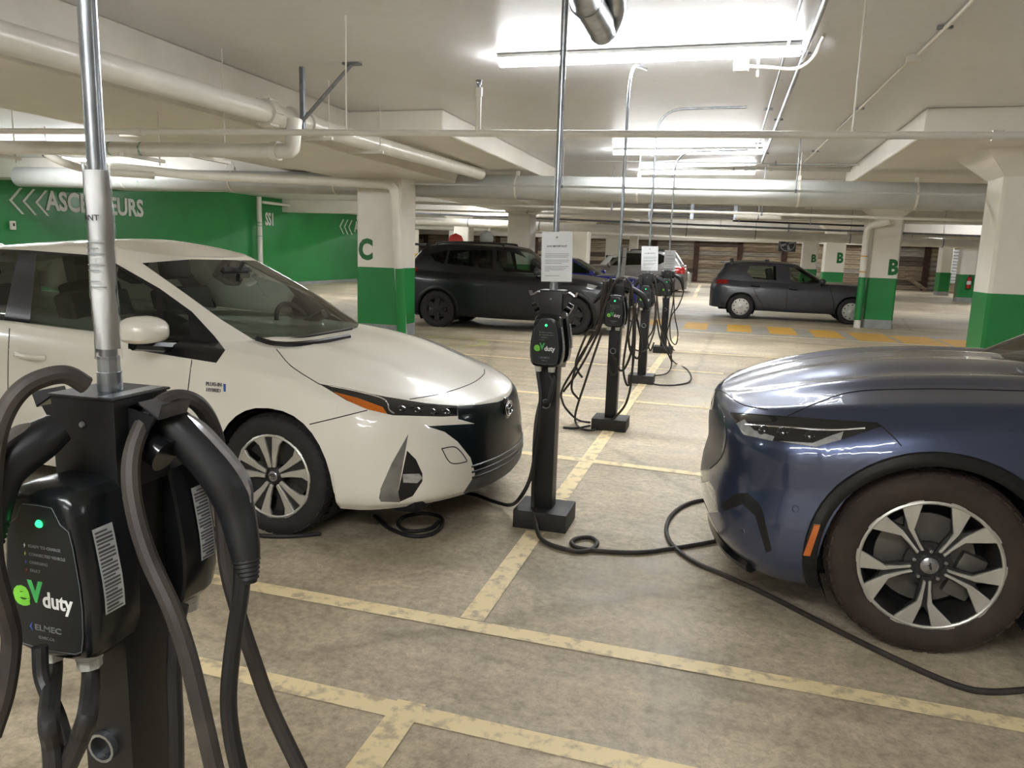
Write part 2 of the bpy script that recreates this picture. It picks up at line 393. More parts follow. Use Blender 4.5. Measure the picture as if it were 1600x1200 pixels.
sg = empty('wall_sign', (-15.98, 24, 2.3), 0, 'white SS1 lettering on the green wall beside the pipe', 'wall sign')
wall_text('SS1', 23.85, 2.36, .6, sg, .66)
sg = empty('wall_sign', (-15.98, 30, 2.3), 0, 'small white chevrons on the green wall next to the column marked C', 'wall sign')
for k in range(3): chevron(29.2+k*.38, 2.34, .62, .3, sg)
wall_text('A', 30.5, 2.36, .63, sg, .9)
# ------------------------------------------------------------------ floor paint
M_line = mat('worn_cream_line_paint', srgb(236, 217, 172), .6, var=srgb(190, 174, 144), vscale=16, vdetail=15)
M_line.node_tree.nodes['Color Ramp'].color_ramp.elements[0].position = .36; M_line.node_tree.nodes['Color Ramp'].color_ramp.elements[1].position = .5
M_yel = mat('worn_yellow_paint', srgb(224, 172, 62), .6, var=srgb(196, 158, 88), vscale=3, vdetail=8)
M_band = mat('grey_walkway_paint', srgb(168, 166, 158), .55, var=srgb(150, 146, 136), vscale=2)
def strip(p, q, w, label, name='painted_line', m=None, parent=None, z=.003):
    p = Vector(p); q = Vector(q); d = (q-p).normalized(); n = Vector((-d.y, d.x, 0))*(w/2); k = 24 if parent is None else 2
    b = MB(); rows = []
    for i in range(k+1):
        c = p.lerp(q, i/k); rows.append([Vector((*(c+n*s_).xy, z)) for s_ in (-1, 1)])
    b.grid(rows)
    o = b.build(name, m or M_line, None, smooth=False)
    if parent is not None: return adopt(parent, o)
    return tag(o, label, 'floor line')
def onfloor(x, y): v = hz(x, y); v.z = 0; return v
strip(onfloor(150, 872), onfloor(1640, 1142), .085, 'long cream line across the foreground in front of both near cars')
strip(onfloor(150, 1003), onfloor(1160, 1232), .085, 'nearest cream line crossing the foreground')
strip((-.90, 2.7, 0), (-.90, 3.74, 0), .1, 'short cream line from the foreground line to the nearest middle station base', z=.0045)
strip((-.90, 1.2, 0), (-.90, 2.1, 0), .1, 'cream line stub at the bottom edge of the picture', z=.0045)
strip((-.90, 4.05, 0), (-.90, 14.6, 0), .1, 'cream centre line running under the row of charging stations', z=.0045)
strip(onfloor(560, 676), onfloor(1130, 746), .09, 'faint cream stall line passing behind the nearest middle station')
strip(onfloor(770, 608), onfloor(1130, 640), .09, 'cream stall line between the second and third station bases')
strip(onfloor(650, 548), onfloor(1130, 584), .09, 'cream stall line behind the third station base')
strip(onfloor(690, 527), onfloor(1330, 566), .09, 'cream stall line in front of the black SUV')
strip(onfloor(700, 496), onfloor(1540, 545), .1, 'pale line along the near edge of the yellow dashed walkway')
strip(onfloor(1085, 464), onfloor(1094, 445), .16, 'distant cream stall line behind the last station')
cw = empty('walkway_marking', (2, 17.6, 0), 0, 'grey walkway band with yellow dashes in front of the dark hatchback', 'floor marking')
strip((-2.4, 16.75, 0), (12, 16.3, 0), 2.3, None, 'band', M_band, cw, .002)
for (x0, x1, y) in ((1018, 1040, 503), (1072, 1103, 509), (1139, 1170, 513), (1204, 1238, 517), (1272, 1308, 522), (1338, 1384, 527), (1408, 1458, 532), (1486, 1532, 538)):
    a = onfloor(x0, y); b = onfloor(x1, y); c = (a+b)/2; w = (b-a).length
    strip((c.x-w/2, c.y, 0), (c.x+w/2, c.y, 0), 1.75, None, 'dash', M_yel, cw, .004)
# round painted symbol on the floor beyond the white bonnet
M_palegreen = mat('pale_yellow_symbol_paint', srgb(186, 186, 122), .6, var=srgb(158, 152, 118), vscale=6)
c = onfloor(692, 534); em = MB(); em.lathe([(.62, .003), (.74, .003)], c, (0, 0, 1), 32)
fs = empty('floor_symbol', c, 0, 'round pale yellow floor symbol beyond the white bonnet', 'floor marking'); adopt(fs, em.build('ring', M_palegreen, None, smooth=False))
em = MB(); em.prism([(-.25, -.35), (.02, -.02), (-.08, .0), (.25, .35), (.0, .06), (.1, .03)], lambda u, v: (c.x+u, c.y+v, .001), lambda u, v: (c.x+u, c.y+v, .004))
adopt(fs, em.build('bolt', M_palegreen, None, smooth=False))
# ------------------------------------------------------------------ ceiling lamps
M_fix = mat('white_lamp_housing', srgb(236, 236, 232), .4, var=srgb(228, 228, 224))
fixm = None
def lamp(x0, x1, y, z, label, rz=0., off=0.):
    """strip luminaire: steel channel above, wrap-round diffuser below"""
    L_ = x1-x0
    e = empty('ceiling_lamp', ((x0+x1)/2, y, z), rz, label, 'ceiling light', 'fluorescent strip lamps')
    MB().box((-L_/2-.005, -.085, .03), (L_/2+.005, .085, .058)).build('housing', M_fix, e, smooth=False)
    m = MB(); pr = [(-.062, .032), (-.066, .01), (-.05, -.018), (0, -.028), (.05, -.018), (.066, .01), (.062, .032)]
    m.prism(pr, lambda u, v: (-L_/2, u, v), lambda u, v: (L_/2, u, v)); m.build('diffuser', M_lamp, e, smooth=False)
    for sx in (-.7, .7):
        m = MB(); m.cyl((sx*L_/2, 0, .04), (sx*L_/2, 0, ZC-z), .006, 6); m.build('hanger', M_galvd, e)
    return e
A = hz(775, 94, 3.068); B = hz(1248, 88, 3.068)
L1 = lamp(A.x, B.x, (A.y+B.y)/2, 3.068, 'nearest bright strip lamp across the top of the picture')
A = hz(959, 239, 3.068); B = hz(1190, 240, 3.068); lamp(A.x, B.x, A.y, 3.068, 'second strip lamp behind the sprinkler pipe')
A = hz(999, 270, 3.068); B = hz(1179, 270, 3.068); lamp(A.x, B.x, A.y, 3.068, 'third strip lamp just above the big grey pipe')
Lx = 2.44/2
for k, (x, y, lb) in enumerate((
    (-.8, -1.1, 'unseen strip lamp added just behind the camera to brighten the foreground'), (-.8, -5.2, 'strip lamp behind the camera'),  # first lamp is an added, unseen one that brightens the foreground
    (-9.6, 1.0, 'strip lamp over the left bays near the camera'), (-9.6, 7.0, 'strip lamp over the left bays'), (-12.3, 13.0-1.6, 'strip lamp close to the green wall lettering'),
    (-11.5, 20, 'strip lamp over the lane beside the green wall'), (-12, 27, 'strip lamp at the end of the green wall'),
    (7.6, 1.5, 'strip lamp over the right bays near the camera'), (8.6, 8, 'strip lamp over the right bays'), (8.6, 16.5, 'strip lamp over the right lane'),
    (-1.2, 26.4, 'strip lamp above the dark hatchback'), (-1.2, 29.5, 'far strip lamp on the centre lane'), (-1.2, 37.5, 'farther strip lamp on the centre lane'), (-1.2, 45.5, 'strip lamp close to the timber wall'),
    (9.5, 31, 'far strip lamp on the right lane'), (12, 43, 'strip lamp in front of the white siding'),
    (-11.5, 36, 'far strip lamp on the left lane'), (-12, 45, 'strip lamp at the left of the timber wall'), (6.5, 46, 'strip lamp at the right of the timber wall'))):
    lamp(x-Lx, x+Lx, y, 3.068, lb)
e = lamp(-Lx, Lx, 0, 3.0, 'small far lamp beside the column behind the black SUV'); p_ = hy(782, 318, 24.5); e.location = (p_.x, p_.y, p_.z); e.rotation_euler.z = R(62)
e = lamp(-.7, .7, 0, 3.0, 'glowing far lamp right of the near column marked B'); p_ = hy(1484, 342, 25.9); e.location = (p_.x, p_.y, p_.z); e.rotation_euler.z = R(-60)
# ------------------------------------------------------------------ pipes
def smoothpath(pts, rad=.12, seg=5):
    """polyline with rounded corners"""
    P = [Vector(p) for p in pts]; out = [P[0]]
    for i in range(1, len(P)-1):
        a = (P[i-1]-P[i]); b = (P[i+1]-P[i]); r_ = min(rad, a.length*.45, b.length*.45)
        p = P[i]+a.normalized()*r_; q = P[i]+b.normalized()*r_
        for k in range(seg+1):
            t = k/seg; out.append(p*(1-t)**2+P[i]*2*t*(1-t)+q*t*t)
    out.append(P[-1]); return out
def base_of(pts):
    v = Vector((0, 0, 0))
    for p in pts: v += Vector(p)
    return v/len(pts)
def pipe(name, pts, r, m, label, cat='pipe', rad=.12, n=12, hang=None, hm=None, clamps=None, cm=None, group=None, sling=False):
    """a pipe with hanger rods (x positions or fractions) and couplings as parts"""
    c = base_of(pts); e = empty(name, c, 0, label, cat, group)
    path = smoothpath(pts, rad)
    adopt(e, MB().tube(path, r, n).build('run', m))
    P0, P1 = Vector(pts[0]), Vector(pts[1])
    for f in (hang or ()):
        p = P0.lerp(P1, f); d = (P1-P0).normalized()
        adopt(e, MB().cyl(p+Vector((0, 0, r*.9)), (p.x, p.y, ZC), .006, 6).build('hanger', hm or M_galvd))
        adopt(e, MB().lathe([(r+.004, -.015), (r+.01, -.015), (r+.01, .015), (r+.004, .015)], p, d, 14, True).build('clevis', hm or M_galvd))
        if sling: adopt(e, MB().cbox(p+Vector((0, 0, r+.02)), (.05, .05, .1)).build('clevis_bracket', hm or M_galvd, None, smooth=False))
    for f in (clamps or ()):
        p = P0.lerp(P1, f); d = (P1-P0).normalized(); h = MB(); h.lathe([(r, -.03), (r*1.28, -.03), (r*1.28, .03), (r, .03)], p, d, 14)
        adopt(e, h.build('coupling', cm or m))
    return e
Q = lambda x, y, Y: hy(x, y, Y)
# sprinkler line nearest to the camera
a = Q(-60, 204.5, 5.3); b = Q(1660, 212.5, 5.3)
sp = pipe('sprinkler_pipe', [a, b], .024, M_white, 'long white sprinkler pipe crossing the whole picture below the lamps', hang=(), clamps=(.225, .96), cm=M_white)
def drop(px, ytop, ybot, Y, r, m, nm='hanger'):
    p = Q(px[0], ytop, Y); q = Q(px[1], ybot, Y); q.x = p.x = (p.x+q.x)/2
    return adopt(sp, MB().cyl(q, (q.x, q.y, max(p.z, q.z+.1)), r, 8).build(nm, m))
for px in ((545, 541), (1348, 1332)):
    q = Q(px[1], 206, 5.3); adopt(sp, MB().cyl(q, (q.x, q.y, ZC), .007, 6).build('hanger', M_white))
q = Q(747, 205, 5.3); h = MB(); h.cyl(q, (q.x, q.y, 2.57), .021, 10); h.cyl((q.x, q.y, 2.54), (q.x, q.y, 2.6), .028, 10); adopt(sp, h.build('sprinkler_riser', M_white))
h = MB(); h.cyl((q.x, q.y, 2.6), (q.x, q.y, 2.63), .012, 8); h.cyl((q.x, q.y, 2.645), (q.x, q.y, 2.65), .026, 10); h.cbox((q.x-.014, q.y, 2.635), (.005, .012, .03)); h.cbox((q.x+.014, q.y, 2.635), (.005, .012, .03))
adopt(sp, h.build('sprinkler_head', M_galvd))
# white insulated main along the deep beam
a = Vector((-4.2, 1.2, 2.575)); b = Vector((-4.2, 12.5, 2.76))
dm = pipe('insulated_pipe', [a, b], .093, M_pipe, 'thick white insulated pipe slanting along the deep beam at upper left', hang=(), clamps=(.49, .515), n=20)
for f, w in ((.485, .03), (.535, .02), (.64, .012)):
    p = a.lerp(b, f)
    if w == .03:
        for sx in (-.02,): adopt(dm, MB().box((p.x+.14, p.y-.02, p.z-.12), (p.x+.18, p.y+.02, ZC)).build('strut_channel', M_galvd, None, smooth=False))
        adopt(dm, MB().box((p.x-.3, p.y-.02, p.z-.14), (p.x+.2, p.y+.02, p.z-.1)).build('strut_channel', M_white, None, smooth=False))
    else:
        adopt(dm, MB().cyl((p.x+.12, p.y, p.z-.1), (p.x+.12, p.y, ZC), .007, 6).build('hanger', M_white))
        adopt(dm, MB().box((p.x-.3, p.y-.02, p.z-.125), (p.x+.16, p.y+.02, p.z-.095)).build('strut_channel', M_white, None, smooth=False))
p = Q(470, 192, 6.6); q = hz(550, 100, ZC-.01)
br = MB(); br.tube([p, q], .02, 4); adopt(dm, br.build('sway_brace', M_galvd, None, smooth=False))
adopt(dm, MB().cbox(q, (.16, .08, .02)).build('brace_foot', M_galvd, None, smooth=False))
p = a.lerp(b, .455); adopt(dm, MB().lathe([(.09, -.05), (.12, -.05), (.125, 0), (.12, .05), (.09, .05)], p, b-a, 18).build('coupling', M_white))
for t in range(6):
    an = t*math.pi/3; pp = p+Vector((math.cos(an)*.125, 0, math.sin(an)*.125)); adopt(dm, MB().cyl(pp-Vector((0, .07, 0)), pp+Vector((0, .07, 0)), .014, 6).build('bolt', M_white))
# white pipe with green bands at the left, elbow up to the main
a = Q(-60, 229, 5.75); b = Q(440, 236, 5.75); c = Vector((b.x+.1, b.y, b.z)); d_ = Vector((c.x, c.y+.05, 2.5))
bp_ = pipe('banded_pipe', [a, b, c, d_], .062, M_pipe, 'white pipe with two green bands above the white car roof', rad=.09, n=18, clamps=(.985,))
M_gband = mat('green_band_print', srgb(60, 140, 110), .5, var=srgb(220, 220, 210), vscale=30)
for px in (192, 240):
    p = a.lerp(b, (px+60)/500); adopt(bp_, MB().lathe([(.063, -.012), (.0635, -.012), (.0635, .012), (.063, .012)], p, b-a, 20).build('green_band', M_gband))
for f in (.12, .6, .8):
    p = a.lerp(b, f); adopt(bp_, MB().box((p.x-.02, p.y-.25, p.z-.09), (p.x+.02, p.y+.25, p.z-.062)).build('strut_channel', M_white, None, smooth=False)); adopt(bp_, MB().cyl((p.x, p.y+.2, p.z-.12), (p.x, p.y+.2, ZC), .006, 6).build('hanger', M_white))
# big grey pipe across the middle
a = Vector((-14.5, 12.85, 2.72)); b = Vector((13.0, 12.85, 2.345))
bg = pipe('drain_main', [a, b], .2, M_pipeg, 'very large grey pipe spanning the middle of the picture under the ceiling', n=28, clamps=(), hang=(.1, .19, .27, .395, .47, .56, .62, .69, .745), hm=M_white, sling=True)
for f in (.115, .13):
    p = a.lerp(b, f); adopt(bg, MB().lathe([(.201, -.012), (.203, -.012), (.203, .012), (.201, .012)], p, b-a, 28).build('green_band', M_gband))
# thinner lines in front of and behind it
def hrun(name, x0, y0, x1, y1, Y, r, m, label, **k): return pipe(name, [Q(x0, y0, Y), Q(x1, y1, Y)], r, m, label, **k)
hrun('sprinkler_pipe', 640, 287, 1560, 305, 11.3, .016, M_pipeg, 'thin grey pipe in front of the very large grey pipe', hang=(.3, .7), clamps=(.085, .5, .86))
hrun('water_pipe', 560, 314, 1560, 346, 14.4, .024, M_white, 'thin white pipe just below the very large grey pipe', clamps=(.3, .73), hang=(.1, .45, .68))
hrun('water_pipe', 640, 250, 1560, 268, 14.9, .055, M_pipeg, 'grey pipe above the very large grey pipe', hang=(.2, .42, .6), clamps=(.62, .66))
hrun('conduit', 640, 247, 1440, 259, 13.9, .012, M_pipeg, 'thin conduit high under the ceiling behind the third lamp', hang=(.25, .75))
hrun('insulated_pipe', 560, 341, 1600, 385, 24.5, .13, M_pipe, 'white insulated pipe along the far lane', n=16, hang=(.08, .2, .32, .45, .55, .65, .78, .9), hm=M_galvd)
hrun('water_pipe', 560, 330, 1600, 372, 23.4, .03, M_galvd, 'grey steel pipe above the far insulated pipe', hang=(.15, .35, .6, .85))
hrun('water_pipe', 560, 352, 1600, 386, 32, .09, M_pipe, 'far white pipe in front of the timber wall', n=12, hang=(.2, .5, .8))
hrun('water_pipe', 560, 326, 1600, 352, 20.2, .022, M_white, 'thin white pipe above the dark hatchback', hang=(.3, .66))
hrun('conduit', 1145, 345, 1350, 353, 18.4, .02, M_dark, 'black conduit in front of the near column marked B', hang=(.05, .6))
hrun('water_pipe', 1150, 337, 1220, 339, 18.0, .075, M_pipe, 'short white pipe left of the near column marked B', n=14, hang=(.5,))
cr_ = pipe('conduit_bank', [Q(1015, 322, 18.55), Q(1150, 326, 18.55)], .016, M_galvd, 'bank of steel conduits on a hanging rack above the last station', hang=(0.02, .5, .98))
for k in range(1, 5): adopt(cr_, MB().tube([Q(1018, 322+k*4, 18.5), Q(1150, 326+k*4, 18.5)], .016, 8).build('conduit', M_galvd))
for x in (1016, 1082, 1150):
    p = Q(x, 321, 18.45); q = Q(x, 343, 18.45); adopt(cr_, MB().box((p.x-.04, 18.46, q.z), (p.x+.04, 18.48, p.z+.04)).build('rack_plate', M_galvd, None, smooth=False))
# white pipe that turns down column C
a = Q(100, 252, 11.35); b = Q(300, 274, 11.35); c = Q(627, 288, 11.35); d_ = Vector((-5.2, 11.55, 2.45)); g_ = Vector((-5.2, 11.6, .03))
pipe('drain_pipe', [a, b, Vector((-5.25, 11.35, c.z)), g_], .075, M_pipe, 'white pipe elbowing down the right edge of the column marked C', rad=.16, n=16)
adopt(bpy.data.objects['drain_pipe'], MB().cyl((-5.2, 11.568, .03), (-5.2, 11.465, 1.16), .0775, 16).build('green_section', M_green))
p = Q(200, 228, 9.5); pipe('water_pipe', [Q(60, 232, 9.5), Q(92, 252, 9.5), Q(145, 268, 10.2), Q(240, 274, 11)], .06, M_pipe, 'curved white pipe dipping above the ASCENSEURS sign', rad=.3, n=14, hang=(.4,))
# green-white pipe standing at column B and at the green wall
vp_ = pipe('standpipe', [(2.88, 19.05, .0), (2.88, 19.05, 2.3), (3.3, 18.95, 2.42)], .075, M_pipe, 'white standpipe with yellow bands beside the near column marked B', rad=.12, n=14)
adopt(vp_, MB().cyl((2.88, 19.05, .18), (2.88, 19.05, 1.16), .0775, 14).build('green_section', M_green))
for z in (1.27, 1.62): adopt(vp_, MB().cyl((2.88, 19.05, z), (2.88, 19.05, z+.03), .0775, 14).build('yellow_band', M_yel))
vp_ = pipe('standpipe', [(-15.78, 23.2, .35), (-15.78, 23.2, 3.1)], .085, M_pipe, 'white vertical pipe on the green wall left of the SS1 sign', n=14)
for z in (1.75, 2.1, 2.2): adopt(vp_, MB().cyl((-15.78, 23.2, z), (-15.78, 23.2, z+.04), .088, 14).build('green_band', M_gband))
pipe('water_pipe', [(-15.7, 23.32, 2.92), (-15.7, 31, 2.92)], .05, M_pipe, 'thin white pipe along the top of the green wall')
# conduits fixed to the slab, running away from the camera
def crun(name, pts, r, m, label, clips=3, **k):
    pts = [hz(x, y, ZC-r-.012) for x, y in pts]
    e = pipe(name, pts, r, m, label, **k)
    for i in range(clips):
        p = pts[0].lerp(pts[-1], (i+.6)/clips)
        if len(pts) == 2: adopt(e, MB().cbox(p+Vector((0, 0, .006)), (.1, .03, .02)).build('clip', M_galvd, None, smooth=False))
    return e
crun('conduit', [(1306, -40), (1190, 255)], .02, M_galv, 'shiny steel conduit on the ceiling right of the nearest lamp')
crun('conduit', [(1264, -40), (1180, 240)], .011, M_galv, 'thin steel conduit beside the shiny conduit on the ceiling')
crun('conduit', [(1560, -38), (1436, 84)], .016, M_white, 'white conduit at the upper right corner of the ceiling', 1)
crun('conduit', [(1418, 98), (1256, 254)], .013, M_white, 'thin white conduit continuing from the ceiling junction', 2)
adopt(crun('conduit', [(1202, 257), (1540, 259)], .016, M_galv, 'conduit turning right under the right drop panel', 0), MB().cbox(hz(1427, 92, ZC-.03), (.1, .1, .06)).build('junction_box', M_white, None, smooth=False))
jb = empty('junction_box', hz(1158, 103, 3.02), 0, 'small white junction box hanging from the nearest lamp', 'junction box')
p = hz(1158, 103, 3.02); adopt(jb, MB().cbox(p, (.12, .09, .09)).bevel(.01).build('box', M_fix))
pts = [p, hz(1200, 105, 3.03), hz(1242, 107, 3.05), hz(1268, 92, 3.068), hz(1288, 55, ZC-.03)]
adopt(jb, MB().tube(catmull(pts, 6), .014, 8).build('conduit', M_white))
p = hz(1184, 108, 3.02); adopt(jb, MB().cyl((p.x, p.y, p.z-.06), (p.x, p.y, p.z+.08), .01, 6).build('hanger', M_fix))
# silver vent elbow at the top
pts = [hz(900, -60, 2.95), hz(915, 0, 2.95), hz(936, 36, 2.93)]
vd = pipe('vent_duct', pts, .095, M_galv, 'shiny round duct elbow at the top edge above the nearest lamp', n=20, rad=.1)
q = hz(940, 44, 2.92); adopt(vd, MB().lathe([(.095, 0), (.101, .0), (.101, .03), (.095, .03)], pts[1], pts[2]-pts[1], 20).build('seam_band', M_galv))
adopt(vd, MB().tube(catmull([pts[2], pts[2]+(pts[2]-pts[1])*.35, pts[2]+(pts[2]-pts[1])*.3+Vector((.06, 0, .12)), pts[2]+Vector((.08, -.05, .2))], 5), .09, 18).build('elbow', M_galv))
# exit sign, heater, mirror, sign, extinguisher in the distance
p = Q(1424, 380, 34); ex = empty('exit_sign', p, 0, 'small lit blue exit sign hanging right of the near column marked B', 'exit sign')
MB().cbox((0, 0, 0), (.42, .08, .24)).build('case', M_dark, ex, smooth=False); MB().box((-.19, -.046, -.1), (.19, -.042, .1)).build('lit_face', M_exit, ex, smooth=False)
m = MB(); m.prism([(-.15, 0), (-.06, .06), (-.06, .02), (.02, .02), (.02, -.02), (-.06, -.02), (-.06, -.06)], lambda u, v: (u, -.047, v), lambda u, v: (u, -.05, v)); m.build('arrow', M_let_white, ex, smooth=False)
m = MB(); m.cbox((.1, -.049, 0), (.06, .004, .14)); m.build('figure', M_let_white, ex, smooth=False)
MB().cyl((0, 0, .12), (0, 0, ZC-p.z), .012, 6).build('stem', M_galvd, ex)
p = Q(1230, 381, 33); uh = empty('unit_heater', p, 0, 'dark square fan heater hanging above the dark hatchback', 'heater')
m = MB(); m.cbox((0, 0, 0), (.66, .4, .62)); m.bevel(.02); m.build('case', M_dark, uh)
for k in range(4):
    m = MB(); t = k*math.pi/2+.4; m.prism([(.04, -.03), (.24, -.08), (.26, .03), (.05, .03)], lambda u, v: (u*math.cos(t)-v*math.sin(t), -.21, u*math.sin(t)+v*math.cos(t)), lambda u, v: (u*math.cos(t)-v*math.sin(t), -.23, u*math.sin(t)+v*math.cos(t)))
    m.build('fan_blade', M_galvd, uh, smooth=False)
m = MB(); m.lathe([(.27, -.205), (.3, -.205), (.3, -.235), (.27, -.235)], (0, 0, 0), (0, 1, 0), 20, True); m.build('fan_ring', M_galvd, uh)
MB().cyl((0, 0, .3), (0, 0, ZC-p.z), .03, 6).build('hanger', M_galvd, uh)
p = Q(760, 372, 30); mr_ = empty('convex_mirror', p, 0, 'round grey convex mirror above the black SUV roof', 'mirror')
m = MB(); m.lathe([(.0001, -.06), (.15, -.05), (.26, -.015), (.3, .0), (.3, .03)], (0, 0, 0), (0, 1, 0), 24); m.build('dish', mat('mirror_back_grey', srgb(138, 140, 138), .5, var=srgb(124, 126, 124)), mr_)
MB().cyl((.12, .05, -p.z+.0), (.12, .05, .9), .05, 8).build('post', M_white, mr_)
p = Q(712, 378, 27); ss = empty('octagon_sign', p, 0, 'red octagonal sign peeking over the black SUV roof', 'sign')
m = MB(); m.cyl((0, -.01, 0), (0, .01, 0), .32, 8); m.build('plate', mat('red_sign_paint', srgb(170, 40, 36), .4, var=srgb(150, 36, 32)), ss, smooth=False); MB().cyl((0, .03, -p.z), (0, .03, .2), .03, 8).build('post', M_galvd, ss)
p = Q(646, 400, 26); bl = empty('bollard', (p.x, p.y, 0), 0, 'yellow and white bollard post left of the black SUV roof spoiler', 'bollard')
MB().cyl((0, 0, 0), (0, 0, p.z+.1), .2, 14).build('yellow_base', M_yel, bl); MB().cyl((0, 0, p.z+.1), (0, 0, p.z+.95), .19, 14).build('white_top', M_white, bl)
M_red = mat('red_extinguisher', srgb(168, 34, 28), .3, var=srgb(150, 30, 26))
p = Q(1514, 441, 35.9); fe = empty('fire_extinguisher', (p.x, 35.9, p.z-.25), 0, 'red fire extinguisher mounted on the far white column', 'fire extinguisher')
m = MB(); m.lathe([(.001, 0), (.08, 0), (.085, .02), (.085, .4), (.06, .46), (.03, .48), (.001, .48)], (0, 0, 0), (0, 0, 1), 14); m.build('cylinder', M_red, fe)
MB().lathe([(.0865, .15), (.087, .15), (.087, .3), (.0865, .3)], (0, 0, 0), (0, 0, 1), 14).build('white_label', M_let_white, fe)
m = MB(); m.cbox((0, 0, .5), (.04, .04, .05)); m.cbox((.03, 0, .54), (.12, .03, .02)); m.build('valve', M_dark, fe, smooth=False)
MB().tube(catmull([(.02, 0, .5), (.13, -.02, .42), (.12, -.02, .15)], 5), .012, 6).build('hose', M_rubber, fe)
# wall switch box on the green wall
p = hx(20, 352, -15.95); sb = empty('switch_box', p, 0, 'tiny white switch box on the green wall below the chevrons', 'switch box'); MB().cbox((0, 0, 0), (.06, .12, .2)).bevel(.01).build('case', M_white, sb)
MB().box((.03, -.02, -.02), (.04, .02, .05)).build('toggle', M_dark, sb, smooth=False); 
# ------------------------------------------------------------------ charging stations
M_gland = mat('pale_grey_nylon', srgb(196, 194, 184), .45, var=srgb(170, 168, 158), vscale=30)
M_box = mat('charger_shell_black', srgb(24, 26, 27), .22, var=srgb(19, 20, 21), vscale=25)
M_face = mat('charger_face_black', srgb(21, 24, 25), .4, var=srgb(17, 20, 21), vscale=40)
M_outl = mat('grey_outline_print', srgb(98, 104, 104), .5, var=srgb(88, 94, 94))
M_lime = mat('lime_print', srgb(126, 200, 58), .45, var=srgb(104, 190, 62), vscale=20)
M_vgreen = mat('green_print', srgb(48, 150, 84), .45, var=srgb(72, 178, 82), vscale=20)
M_wprint = mat('white_print', srgb(226, 226, 222), .5, var=srgb(214, 214, 210))
M_gprint = mat('grey_print', srgb(120, 124, 124), .5, var=srgb(110, 114, 114))
M_yprint = mat('yellow_print', srgb(190, 190, 90), .5, var=srgb(180, 180, 80)); M_bprint = mat('blue_print', srgb(60, 90, 170), .5, var=srgb(50, 80, 160)); M_rprint = mat('red_print', srgb(150, 50, 46), .5, var=srgb(140, 46, 40))
M_labelp = mat('silver_label', srgb(196, 198, 196), .4, metal=.2, var=srgb(180, 182, 180)); M_ink2 = mat('grey_ink', srgb(84, 84, 86), .6, var=srgb(70, 70, 72)); M_ink = mat('black_ink', srgb(34, 34, 36), .6, var=srgb(44, 44, 46))
M_grip = mat('connector_black', srgb(34, 35, 37), .4, var=srgb(27, 28, 30), vscale=18, bump=.004, bscale=300)
M_silver = mat('silver_latch', srgb(178, 178, 182), .25, metal=.85, var=srgb(150, 150, 156), vscale=18)
M_paper = mat('white_paper', srgb(228, 228, 226), .55, var=srgb(218, 218, 216), vscale=5)
M_sleeve = glass('clear_plastic_sleeve', (1, 1, 1), .3, 1., .95)
def outline(s, top=0.):
    """half outline of the charger shell, (half width, z), top to bottom; s shrinks it"""
    h = [(0, .149), (.03, .1475), (.052, .141), (.062, .128), (.066, .105), (.074, .06), (.083, 0), (.086, -.04), (.084, -.085), (.077, -.118), (.066, -.131), (.04, -.138), (0, -.140)]
    pts = [(x*(1-s/.086), z*(1-s/.145)) for x, z in h]
    return pts + [(-x, z) for x, z in pts[-2:0:-1]]
def faceline(s=0.):
    h = [(0, .124), (.028, .123), (.034, .112), (.042, .097), (.056, .088), (.062, .06), (.069, 0), (.071, -.04), (.069, -.085), (.064, -.112), (.052, -.118), (0, -.122)]
    pts = [(x*(1-s), z*(1-s)) for x, z in h]
    return pts + [(-x, z) for x, z in pts[-2:0:-1]]
